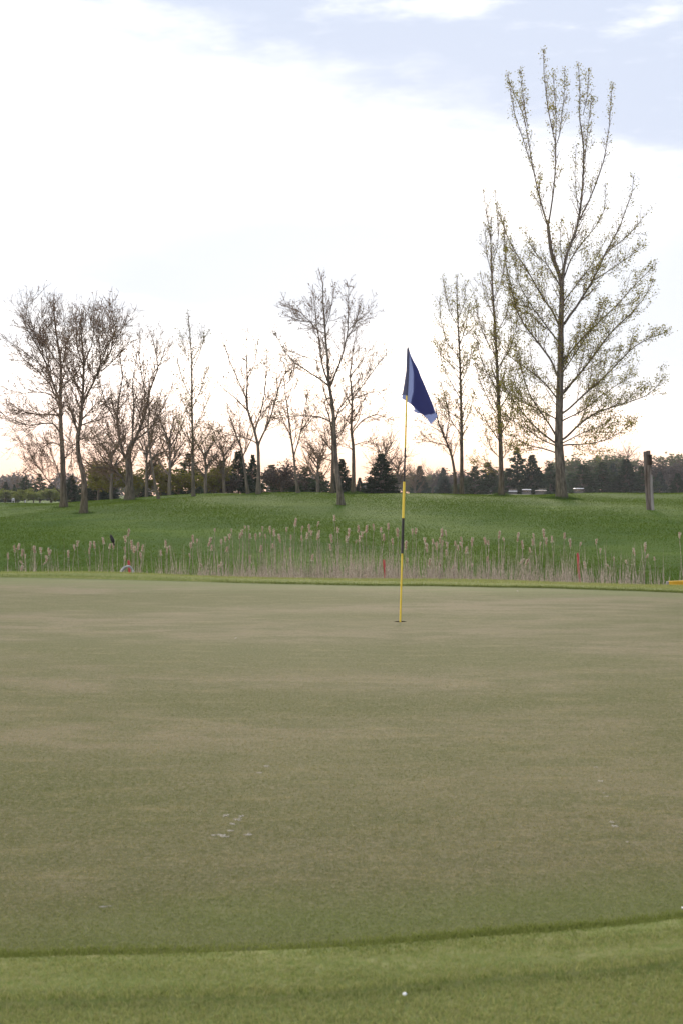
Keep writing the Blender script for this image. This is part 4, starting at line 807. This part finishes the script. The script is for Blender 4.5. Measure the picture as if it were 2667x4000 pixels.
# ------------------------------------------------------------------ cattails and dry reeds
hl = "37,253 83,210 68,222 103,240 115,250 105,277 97,303 155,215 160,225 188,228 225,235 215,262 198,278 229,232 312,245 340,210 352,195 405,228 410,205 433,205 473,185 498,205 515,208 570,225 572,177 583,150 600,210 610,225 625,215 647,218 642,248 568,260 732,237 754,200 760,225 772,207 867,202 877,180 895,178 865,248 920,293 946,195 960,215 976,128 1005,185 1025,175 1028,220 1042,165 1052,130 1088,160 1100,145 1113,115 1130,118 1135,160 1160,165 1180,150 1192,125 1207,160 1228,135 1245,150 1238,203 1272,178 1183,222 1300,130 1316,217 1338,105 1320,165 1368,130 1370,170 1392,162 1403,130 1412,145 1440,105 1448,140 1440,165 1505,178 1500,215 1517,80 1533,133 1416,262 1136,272 992,290"
hr = "23,130 70,150 60,175 102,178 115,130 118,172 130,150 148,132 183,120 215,130 228,168 247,118 268,185 290,150 325,205 355,138 370,137 332,265 412,180 420,218 450,182 463,208 478,180 490,190 507,235 511,200 487,150 507,145 548,190 560,210 578,200 595,225 578,175 620,192 683,185 695,185 690,265 742,158 765,170 825,170 848,205 846,190 883,220 895,188 900,162 925,190 945,155 955,185 980,175 1035,160 1063,195 1177,182 1195,222 1235,285 1258,257 1130,290 1105,190 1398,202 1395,218 1402,245 1352,232 1440,255 1313,270 1550,155 97,330 153,330 620,285 530,300 430,280 480,285 835,270 860,275"
heads = [(float(p.split(',')[0])/1.1615, 1950+float(p.split(',')[1])/1.1615) for p in hl.split()] + [(1300+float(p.split(',')[0])/1.147, 1950+float(p.split(',')[1])/1.147) for p in hr.split()]
def head_meshes(seed):
    rd = random.Random(seed); rg = np.random.default_rng(seed)
    L = rd.uniform(0.11, 0.17); n = 7; pts = [(0.004*math.sin(k*1.3+seed), 0.004*math.cos(k+seed), L*k/(n-1)) for k in range(n)]
    rad = [0.006]+[0.0165*rd.uniform(0.75, 1.35) for _ in range(n-2)]+[0.006]
    mb = MB(); tube(mb, pts, rad, 8, 0, True, 0.10, rg)
    fb = MB(); n = 110; t = rg.random(n); a = rg.uniform(0, 2*math.pi, n); burst = (0.15+0.9*np.exp(-((t-rd.uniform(0.1, 0.9))/0.18)**2))
    r = 0.013*burst*rg.uniform(0.8, 1.7, n)+0.012; C = np.stack([r*np.cos(a), r*np.sin(a), t*L*1.04-0.005], 1); quads(fb, C, 0.012, 0, rg, 0.2, 0.8)
    return mb.mesh('seed_head', [M_head]), fb.mesh('seed_fluff', [M_fluff], False), L
HM = [head_meshes(s) for s in range(6)]
def zone(px):
    for lim, t in ((330, 'far left of the perched black bird'), (470, 'round the perched black bird'), (600, 'round the red stake by the white pipe'), (800, 'in the gap right of the white pipe'), (1040, 'left of the dense middle reeds'), (1320, 'in the dense reeds left of centre'), (1555, 'in the dense reeds left of the flagstick'), (1700, 'directly right of the flagstick'), (1860, 'in the dense reeds right of the flagstick'), (2090, 'left of the tall red stake'), (2290, 'round the tall red stake'), (2480, 'right of the tall red stake')):
        if px < lim: return t
    return 'by the yellow block at the right edge'
ORD = 'first second third fourth fifth sixth seventh eighth ninth tenth eleventh twelfth thirteenth fourteenth fifteenth sixteenth seventeenth eighteenth'.split()
def size_of(py): return 'low bent' if py > 2185 else ('tall' if py < 2090 else 'medium')
rank = {}
for h_ in sorted(heads): rank.setdefault((zone(h_[0]), size_of(h_[1])), []).append(h_)
rd = random.Random(5); rg3 = np.random.default_rng(5)
for px, py in heads:
    D = rd.uniform(24.8, 28.6)
    if py < 2080: D = rd.uniform(27, 29)
    x, y, z = P(px, py+14, D); xb = x + rd.gauss(0, 0.06); yb = y+rd.gauss(0, 0.05); zb = hz(xb, yb)
    low_ = py > 2185
    zn = zone(px); size = size_of(py); lst = rank[(zn, size)]; io = lst.index((px, py)); od = '' if len(lst) == 1 else (ORD[io]+' from left of the ')
    ct = thing('cattail', (xb, yb, zb-0.03), (f'{od}{size} cattails {zn}' if od else f'only {size} dry cattail {zn}'), 'cattail', 'dry cattails in the marsh')
    lx, ly, lz = x-xb, y-yb, z-zb+0.03; mb = MB(); m = 7; u = np.linspace(0, 1, m); pts = np.stack([lx*u**1.5, ly*u**1.5, lz*u], 1)
    tube(mb, pts, np.linspace(0.0065, 0.004, m), 4); mb.build('stalk', M_reed, ct)
    hm = HM[rd.randrange(6)]; tilt = (rd.gauss(0, 0.12), rd.gauss(0, 0.14)); 
    if low_: tilt = (rd.gauss(0, 0.4), rd.choice((-1, 1))*rd.uniform(0.3, 0.9))
    h = link('seed_head', hm[0], ct, (lx, ly, lz-0.012)); h.rotation_euler = (tilt[0], tilt[1], rd.uniform(0, 6.28)); sc = rd.choice((0.7, 0.85, 1.0, 1.1)); h.scale = (sc*1.0, sc*1.0, sc*rd.uniform(0.8, 1.1))
    link('seed_fluff', hm[1], h)
    # one or two dry leaves of its own
    mb = MB()
    for q in range(2):
        Lf = lz*rd.uniform(0.5, 0.85); az = rd.uniform(0, 6.28); out = rd.uniform(0.05, 0.22)
        u = np.linspace(0, 1, 6); c_ = np.stack([out*np.cos(az)*u**2, out*np.sin(az)*u**2, Lf*u*(1-0.08*u)], 1); wv = np.array([-math.sin(az), math.cos(az), 0])*0.007
        wd = (1-u**2*0.9)[:, None]; v = np.concatenate([c_-wv*wd, c_+wv*wd]); mb.add(v, [[k, k+1, k+7, k+6] for k in range(5)])
    mb.build('leaf', M_reed, ct)
dpx = [0, 120, 330, 480, 560, 640, 760, 900, 1000, 1250, 1500, 1800, 1950, 2050, 2200, 2330, 2420, 2480, 2560, 2667]
dd_ = [0.12, 0.18, 0.22, 0.30, 0.38, 0.26, 0.44, 0.74, 1.0, 1.0, 1.0, 0.95, 0.75, 0.58, 0.52, 0.28, 0.40, 0.34, 0.12, 0.06]
def reed_field(n, hfun, wdt, mb, bent):
    px = rg3.uniform(-150, 2820, n); keep = rg3.random(n) < np.interp(px, dpx, dd_)*(0.30+0.9*np.sin(px*0.021+np.sin(px*0.0067)*3)**2*(0.6+0.4*np.sin(px*0.083))); px = px[keep]; n = len(px)
    D = rg3.uniform(23.6, 29.2, n); X = (px-CX)/F*D; Z = height(X, D)-0.03; H = hfun(n, px)
    az = rg3.uniform(0, 2*math.pi, n); out = np.abs(rg3.normal(0, 0.07, n))*H + bent*rg3.random(n)*H
    la = rg3.uniform(0, 2*math.pi, n); V = []
    U = np.array([0, 0.35, 0.7, 1.0])
    cx = X[:, None] + (np.cos(la)*out)[:, None]*U**1.7; cy = D[:, None] + (np.sin(la)*out)[:, None]*U**1.7*0.6
    hh = np.sqrt(np.maximum(H**2-out**2*0.8, 0.01)); cz = Z[:, None] + hh[:, None]*U
    ww = (wdt*rg3.uniform(0.6, 1.4, n))[:, None]*np.array([1, 0.95, 0.7, 0.15])
    ux = np.cos(az)[:, None]*ww; uy = np.sin(az)[:, None]*ww
    A = np.stack([cx-ux, cy-uy, cz], -1); B = np.stack([cx+ux, cy+uy, cz], -1); v = np.concatenate([A, B], 1)
    base = np.arange(n)[:, None, None]*8; f = np.array([[0, 1, 5, 4], [1, 2, 6, 5], [2, 3, 7, 6]])[None]+base
    mb.add(v.reshape(-1, 3), f.reshape(-1, 4))
mb = MB()
reed_field(8500, lambda n, p: rg3.uniform(0.35, 0.95, n), 0.009, mb, 0.12)
reed_field(3000, lambda n, p: rg3.uniform(0.8, 1.35, n), 0.006, mb, 0.06)
reed_field(7000, lambda n, p: rg3.uniform(0.35, 0.85, n), 0.007, mb, 0.8)
dd_ = [v_**2.2 for v_ in dd_]
reed_field(24000, lambda n, p: rg3.uniform(0.25, 0.74, n), 0.010, mb, 0.25)
tag(mb.build('dry_reeds', M_reed, smooth=False), 'thin dry tan reed stalks and broken leaves behind the green', 'reeds', kind='stuff')

# ------------------------------------------------------------------ small things in and behind the marsh
def stake(px, ytop, D, lean, label, h):
    x, y, z = P(px, ytop, D); zb = hz(x, y); t = thing('hazard_stake', (x, y, zb), label, 'stake', 'red hazard stakes')
    H = z-zb; mb = MB(); box(mb, (0, 0, H/2-0.1), (0.045, 0.045, H+0.2)); o = mb.build('shaft', M_red, t); bevel_obj(o, 0.004)
    mb = MB(); box(mb, (0, 0, H+0.012), (0.045, 0.045, 0.024), 0, None, 0.55); mb.build('chamfered_top', M_red, t)
    t.rotation_euler = (0, lean, 0)
stake(2263, 2164, 30.2, -0.06, 'tall red painted stake among the sparse reeds on the right', 1)
stake(519, 2193, 27.0, -0.08, 'red stake half hidden in reeds beside the white pipe', 1)
stake(1513, 2190, 27.5, -0.08, 'red stake buried in dense reeds left of the flagstick', 1)
# ribbed white pipe arching out of the bank
D = 23.6; x, y, z = P(494, 2230, D); zb = hz(x, y); pp = thing('drain_pipe', (x, y, zb), 'white ribbed pipe arching out of the reeds beside a red stake', 'pipe')
mb = MB(); n = 90; s = np.linspace(0, 1, n); ctrl = np.array([(-0.19, 0, -0.25), (-0.085, 0, z-zb-0.01), (-0.03, 0, z-zb+0.06), (0.02, 0.02, z-zb+0.085), (0.065, 0.04, z-zb+0.07), (0.11, 0.06, z-zb+0.0), (0.15, 0.08, -0.25)])
arc, _ = spline(ctrl, n); tube(mb, arc, 0.018+0.0035*np.sin(s*n*1.25), 12, 0, True); mb.build('ribbed_tube', M_pipe, pp)
mb = MB(); tube(mb, arc[40:44], [0.0235]*4, 12); mb.build('coupling', M_metal, pp)
# yellow block at the right edge of the fringe
D = 18.6; xl, y, zt = P(2603, 2270, D); gz = hz(xl+0.25, y); yb = thing('marker_block', (xl, y, gz), 'ochre yellow painted timber block with pale end at the right edge', 'block')
Hh = zt-gz; mb = MB(); v = [(-0.008, -0.06, -0.05), (0.62, -0.06, -0.05), (0.62, 0.06, -0.05), (-0.008, 0.06, -0.05), (0.018, -0.05, Hh), (0.62, -0.05, Hh+0.022), (0.62, 0.05, Hh+0.022), (0.018, 0.05, Hh)]
mb.add(v, [[0, 3, 2, 1], [4, 5, 6, 7], [0, 1, 5, 4], [1, 2, 6, 5], [2, 3, 7, 6], [3, 0, 4, 7]]); bevel_obj(mb.build('painted_beam', M_ochre, yb, False), 0.008)
mb = MB(); v = [(-0.030, -0.055, -0.05), (-0.010, -0.055, -0.05), (-0.010, 0.055, -0.05), (-0.030, 0.055, -0.05), (-0.002, -0.046, Hh-0.004), (0.016, -0.046, Hh-0.002), (0.016, 0.046, Hh-0.002), (-0.002, 0.046, Hh-0.004)]
mb.add(v, [[0, 3, 2, 1], [4, 5, 6, 7], [0, 1, 5, 4], [1, 2, 6, 5], [2, 3, 7, 6], [3, 0, 4, 7]]); bevel_obj(mb.build('pale_end_cap', M_wood2, yb, False), 0.003)
# bird perched on a cattail
D = 24.6; x, y, z = P(443, 2118, D); k = D/F
bird = thing('bird', (x, y, z), 'black bird perched upright on a cattail at left', 'bird')
def bp(px, py, dy=0): return ((px-443)*k, dy, (2118-py)*k)
bm = MB(); pts = [bp(433.0, 2089), bp(434.2, 2091.5), bp(435.5, 2094.5), bp(437, 2098.5), bp(439.5, 2105), bp(442, 2111), bp(444, 2117), bp(445.5, 2122)]
tube(bm, pts, np.array([0.007, 0.020, 0.026, 0.026, 0.034, 0.036, 0.027, 0.012]), 12)
o = bm.build('body', M_feather, bird); o.modifiers.new('sub', 'SUBSURF').render_levels = 1
mb = MB(); a0, a1 = np.array(bp(444, 2115)), np.array(bp(447.3, 2131)); 
mb.add([a0+(-0.012, 0, 0), a0+(0.012, 0, 0.004), a1+(0.014, 0.01, 0), a1+(-0.014, 0.01, 0), a0+(-0.012, 0.012, 0), a0+(0.012, 0.012, 0.004), a1+(0.014, 0.016, 0), a1+(-0.014, 0.016, 0)], [[0, 1, 2, 3], [4, 7, 6, 5], [0, 4, 5, 1], [1, 5, 6, 2], [2, 6, 7, 3], [3, 7, 4, 0]]); mb.build('tail', M_feather, bird, False)
mb = MB(); tube(mb, [bp(433.5, 2090.5), bp(431.5, 2088), bp(430.4, 2086.6)], [0.006, 0.0035, 0.0008], 6); mb.build('beak', M_black, bird)
for sx in (-1, 1):
    mb = MB(); p0 = np.array(bp(437.5, 2099)); p1 = np.array(bp(445.5, 2121)); n_ = np.array([0.0, sx*0.024, 0.0])
    tube(mb, [p0+n_*0.8, p0*0.6+p1*0.4+n_*1.15, p0*0.25+p1*0.75+n_*0.8, p1+n_*0.2], [0.008, 0.013, 0.010, 0.002], 7); mb.build('wing', M_feather, bird)
    mb = MB(); tube(mb, [np.array(bp(442, 2114))+n_*0.4, np.array(bp(440.5, 2119))+n_*0.4, np.array(bp(439.6, 2122.5))+n_*0.3], [0.0035, 0.002, 0.002], 5); mb.build('leg', M_black, bird)
    mb = MB(); e = np.array(bp(434.2, 2091.2))+np.array([-0.004, sx*0.0165, 0.0]); tube(mb, [e-n_*0.06, e+n_*0.06], [0.003, 0.0022], 6); mb.build('eye', M_glass, bird)
# wooden post on the slope
D = hit(2538, 1992, 40, 66); k = D/F; x = (2538-CX)*k; po = thing('wooden_post', (x, D, hz(x, D)), 'leaning weathered wooden post with a small dark box near its top', 'post')
def lp(px, py, dy=0.0): return np.array(((px-2538)*k, dy, (1992-py)*k))
def plank(name, quad, depth, dy, m, parent):
    f = [lp(*q) for q in quad]; v = [p+np.array([0, dy, 0]) for p in f]+[p+np.array([0, dy+depth, 0]) for p in f]
    mb = MB(); mb.add(v, [[0, 1, 2, 3], [7, 6, 5, 4], [0, 4, 5, 1], [1, 5, 6, 2], [2, 6, 7, 3], [3, 7, 4, 0]]); return bevel_obj(mb.build(name, m, parent, False), 0.012)
plank('back_timber', [(2526, 1999), (2537.5, 1999), (2525.5, 1763), (2513.5, 1764)], 0.13, 0.02, M_wood, po)
plank('main_timber', [(2533, 1999), (2550, 1999), (2537, 1760), (2523, 1761)], 0.15, -0.06, M_wood, po)
plank('side_board', [(2539, 1998), (2551.5, 1998), (2543.6, 1857), (2534, 1853)], 0.05, -0.12, M_wood2, po)
bxp = plank('nest_box', [(2526.5, 1817), (2541.5, 1816), (2539.5, 1779), (2525.5, 1780)], 0.14, -0.21, M_darkwood, po)
plank('box_lid', [(2524.5, 1780.3), (2541.5, 1779.3), (2541.2, 1776.5), (2524.2, 1777.5)], 0.18, -0.24, M_darkwood, bxp)

# ------------------------------------------------------------------ carts, houses and markers far off
def cart(px, yroof, D, label, roofm, rz):
    x, y, zt = P(px, yroof, D); gz = hz(x, y); c_ = thing('golf_cart', (x, y, gz), label, 'golf cart', 'golf carts parked beyond the crest', rz); T = zt-gz
    mb = MB(); box(mb, (0, 0, T-0.05), (1.75, 1.15, 0.09), 0, None, 0.86); o = mb.build('roof', roofm, c_); bevel_obj(o, 0.04, 3)
    mb = MB(); mb.add([(-1.15, -0.55, 0.3), (1.15, -0.55, 0.3), (1.2, -0.5, 0.62), (0.75, -0.52, 0.92), (0.55, -0.52, 0.42), (-0.1, -0.55, 0.42), (-0.15, -0.55, 0.72), (-1.1, -0.52, 0.78)] + [(-1.15, 0.55, 0.3), (1.15, 0.55, 0.3), (1.2, 0.5, 0.62), (0.75, 0.52, 0.92), (0.55, 0.52, 0.42), (-0.1, 0.55, 0.42), (-0.15, 0.55, 0.72), (-1.1, 0.52, 0.78)],
        [[k, (k+1) % 8, (k+1) % 8+8, k+8] for k in range(8)]); mb.add([(-1.15, s*0.55, 0.3) for s in (-1, 1)]+[(-1.1, s*0.52, 0.78) for s in (-1, 1)], [[0, 1, 3, 2]]); mb.build('body', roofm, c_, False)
    for sy in (-1, 1):
        mb = MB(); pl = [(-1.15, 0.3), (1.15, 0.3), (1.2, 0.62), (0.75, 0.92), (0.55, 0.42), (-0.1, 0.42), (-0.15, 0.72), (-1.1, 0.78)]
        mb.add([(a_, sy*0.535, b_) for a_, b_ in pl], [[0, 1, 4, 5], ]); mb.add([(a_, sy*0.535, b_) for a_, b_ in pl], [[1, 2, 3, 4], [0, 5, 6, 7]]); mb.build('side_panel', roofm, c_, False)
        for xx, xt in ((0.72, 0.55), (-0.95, -0.75)):
            mb = MB(); tube(mb, [(xx, sy*0.5, 0.75), ((xx+xt)/2, sy*0.51, 1.2), (xt, sy*0.5, T-0.08)], [0.018]*3, 6); mb.build('roof_strut', M_black, c_)
        for xx in (0.82, -0.78):
            wq = MB(); tube(wq, [(xx, sy*0.42, 0.22), (xx, sy*0.5, 0.22), (xx, sy*0.58, 0.22)], [0.21, 0.225, 0.21], 16); wo_ = wq.build('wheel', M_rubber, c_)
            wq = MB(); tube(wq, [(xx, sy*0.57, 0.22), (xx, sy*0.595, 0.22)], [0.12, 0.11], 12); wq.build('rim', M_white, wo_)
    mb = MB(); box(mb, (-0.35, 0, 0.78), (0.5, 1.0, 0.14)); box(mb, (-0.62, 0, 1.08), (0.12, 1.0, 0.5)); bevel_obj(mb.build('seat', M_seat, c_, False), 0.03)
    mb = MB(); tube(mb, [(0.62, 0.25, 0.8), (0.4, 0.25, 1.05)], [0.02, 0.02], 6); t_ = np.linspace(0, 2*math.pi, 17); tube(mb, [(0.4+0.09*math.sin(q), 0.25+0.17*math.cos(q), 1.05+0.12*math.sin(q)) for q in t_], [0.014]*17, 5, 0, False); mb.build('steering_wheel', M_black, c_)
    mb = MB(); box(mb, (0.64, 0, 1.35), (0.012, 0.96, 0.72)); mb.build('windscreen', M_clear, c_, False)
cart(2055, 1911, 168, 'white-roofed golf cart under the dark spruce left of the cottonwood', M_white, 1.42)
cart(2111, 1914.5, 170, 'beige-roofed golf cart nearest the left of the cottonwood trunk', M_beige, 1.2)
cart(2258, 1906.5, 166, 'white-roofed golf cart alone right of the cottonwood trunk', M_white, 1.5)
cart(2001, 1917, 176, 'golf cart mostly hidden below the crest right of the narrow poplar', M_white, 1.45)
def house(px, D, ridge, wd, dp, label, rz):
    x, y, zt = P(px, ridge, D); gz = hz(x, y); h_ = thing('house', (x, y, gz), label, 'house', 'houses behind the far trees', rz); T = zt-gz; E = T*0.56
    mb = MB(); v = [(-wd/2, -dp/2, -0.2), (wd/2, -dp/2, -0.2), (wd/2, dp/2, -0.2), (-wd/2, dp/2, -0.2), (-wd/2, -dp/2, E), (wd/2, -dp/2, E), (wd/2, dp/2, E), (-wd/2, dp/2, E), (-wd/2, 0, T-0.12), (wd/2, 0, T-0.12)]
    mb.add(v, [[0, 1, 5, 4], [2, 3, 7, 6], [1, 2, 6, 5], [3, 0, 4, 7]]); mb.add(v, [[5, 6, 9], [7, 4, 8]]); mb.build('wall', M_siding, h_, False)
    mb = MB()
    for s in (-1, 1):
        a_ = [(-wd/2-0.35, s*(dp/2+0.4), E-0.25), (wd/2+0.35, s*(dp/2+0.4), E-0.25), (wd/2+0.35, 0, T), (-wd/2-0.35, 0, T)]; b_ = [(q[0], q[1], q[2]-0.12) for q in a_]
        mb.add(a_+b_, [[0, 1, 2, 3], [7, 6, 5, 4], [0, 4, 5, 1], [1, 5, 6, 2], [3, 2, 6, 7], [0, 3, 7, 4]])
    rf = mb.build('roof', M_shingle, h_, False); mb = MB(); box(mb, (wd*0.25, 0.5, T+0.1), (0.6, 0.5, 1.0)); mb.build('chimney', M_siding, rf, False)
    for q in (-0.3, 0.3):
        mb = MB(); box(mb, (q*wd, -dp/2-0.03, E*0.55), (1.3, 0.08, 1.1)); f_ = mb.build('window', M_white, h_, False); mb = MB(); box(mb, (q*wd, -dp/2-0.06, E*0.55), (1.1, 0.05, 0.9)); mb.build('pane', M_glass, f_, False)
    mb = MB(); box(mb, (0, -dp/2-0.03, 1.0), (0.95, 0.08, 2.05)); mb.build('door', M_metal, h_, False)
house(2240, 300, 1842, 5.0, 6, 'grey-roofed pale house glimpsed right of the cottonwood trunk', 0.25)
house(1668, 300, 1893, 4.2, 6, 'low pale house glimpsed through the trees right of the flagstick', -0.1)
D = 150; x, y, z = P(53, 1946.5, D); gz = hz(x, y); st = thing('tee_stand', (x, y, gz), 'small grey tee stand on two legs in front of the left green trees', 'stand'); T = z-gz
for s in (-1, 1):
    mb = MB(); box(mb, (s*0.125, 0, T*0.3), (0.05, 0.06, T*0.62)); mb.build('leg', M_metal, st, False)
mb = MB(); box(mb, (0, 0, T*0.73), (0.32, 0.12, T*0.42)); bevel_obj(mb.build('panel', M_metal, st, False), 0.04, 3); mb = MB(); box(mb, (0, 0, T*0.97), (0.22, 0.14, T*0.1)); bevel_obj(mb.build('cap', M_white, st, False), 0.02)
for px, ty, D, lab in ((100, 1955, 146, 'white marker post in front of the second round green tree'), (171, 1965, 128, 'white marker post on the pale far fairway near the leftmost trunk')):
    x, y, z = P(px, ty, D); gz = hz(x, y); t_ = thing('marker_post', (x, y, gz), lab, 'marker post', 'white fairway posts'); mb = MB(); tube(mb, [(0, 0, -0.1), (0, 0, (z-gz)*0.6), (0, 0, z-gz)], [0.035, 0.035, 0.03], 8); mb.build('shaft', M_white, t_); mb = MB(); tube(mb, [(0, 0, z-gz-0.01), (0, 0, z-gz+0.04)], [0.04, 0.02], 8); mb.build('cap', M_white, t_)

# ------------------------------------------------------------------ bare sandy scars and white flecks on the turf
def scar(px, py, wx, wy, seed):
    D = CZ*F/(py-HY); x = (px-CX)/F*D; rg = np.random.default_rng(seed); sx = wx/F*D/2; sy = wy*D*D/(CZ*F)/2
    mb = MB()
    for q in range(9):
        n = 11; a = np.linspace(0, 2*math.pi, n, endpoint=False); r = np.clip(1+0.4*rg.standard_normal(n), 0.35, 1.7)
        ox, oy = sx*rg.normal(0, 0.5), sy*rg.normal(0, 0.5); f = rg.uniform(0.18, 0.55); fx, fy = sx*f, sy*f*rg.uniform(0.5, 1.1); h = rg.uniform(0.0006, 0.0016)
        V = [(ox, oy, h)] + [(ox+fx*0.6*r[i]*math.cos(a[i]), oy+fy*0.6*r[i]*math.sin(a[i]), h*rg.uniform(0.5, 1.1)) for i in range(n)] + [(ox+fx*r[i]*math.cos(a[i]), oy+fy*r[i]*math.sin(a[i]), -0.002) for i in range(n)]
        mb.add(V, [[0, 1+i, 1+(i+1) % n] for i in range(n)]); mb.add(V, [[1+i, 1+n+i, 1+n+(i+1) % n, 1+(i+1) % n] for i in range(n)])
    X0 = np.array([x]); Y0 = np.array([D]); rr = np.hypot(X0-HX, Y0-HYD); fr_ = rr/redge(np.arctan2(Y0-HYD, X0-HX))
    zz = float((undul(X0, Y0)*(1-sstep(fr_, 0.85, 1.0)))[0])
    o = mb.build('sand_scar', M_sand, loc=(x, D, zz+0.001)); tag(o, kind='structure')
for k_, a in enumerate([(885, 3193, 26, 7), (940, 3196, 22, 8), (930, 3208, 24, 7), (912, 3226, 26, 4), (898, 3253, 26, 6), (862, 3268, 40, 6), (885, 3276, 28, 5), (975, 3268, 38, 9), (1018, 3021, 18, 6), (1044, 2993, 26, 4), (2343, 3052, 16, 8), (2357, 3102, 10, 5), (2368, 3117, 13, 5), (2388, 3223, 18, 7), (2398, 3237, 28, 7), (2325, 2993, 12, 5), (2449, 3299, 10, 6), (405, 3541, 60, 3), (922, 2489, 8, 5), (2020, 2312, 7, 4)]): scar(*a, seed=k_+3)
def fleck(px, py, sz, label, name, cat):
    D = CZ*F/(py-HY); x = (px-CX)/F*D; rg = np.random.default_rng(int(px)); bm_ = bmesh.new(); bmesh.ops.create_icosphere(bm_, subdivisions=2, radius=sz)
    for v in bm_.verts: v.co = v.co*(1+0.25*math.sin(v.co.x*300+px)*math.cos(v.co.y*270)); v.co.z *= 0.6
    me = bpy.data.meshes.new(name); bm_.to_mesh(me); bm_.free(); me.materials.append(M_white); o = link(name, me, None, (x, D, sz*0.55+0.010)); tag(o, label, cat)
fleck(1578, 3905, 0.0052, 'tiny white fleck like a petal lying in the foreground fringe grass', 'petal', 'petal')
fleck(2664, 3563, 0.004, 'white scrap at the right edge where green meets fringe', 'paper_scrap', 'scrap')

# ------------------------------------------------------------------ the evening air
mb = MB(); box(mb, (0, 330, 10.5), (1200, 760, 26)); hzb = mb.build('haze', [], smooth=False)
M_haze = bpy.data.materials.new('haze'); M_haze.use_nodes = True; t = M_haze.node_tree; t.nodes.clear()
pv = N(t, 'ShaderNodeVolumePrincipled'); pv.inputs['Color'].default_value = (0.93, 0.95, 1.0, 1); pv.inputs['Density'].default_value = 0.00024; pv.inputs['Anisotropy'].default_value = 0.2
wire(t, pv.outputs[0], N(t, 'ShaderNodeOutputMaterial').inputs['Volume']); hzb.data.materials.append(M_haze)
tag(hzb, 'thin pale evening haze over the course', 'haze', kind='stuff')
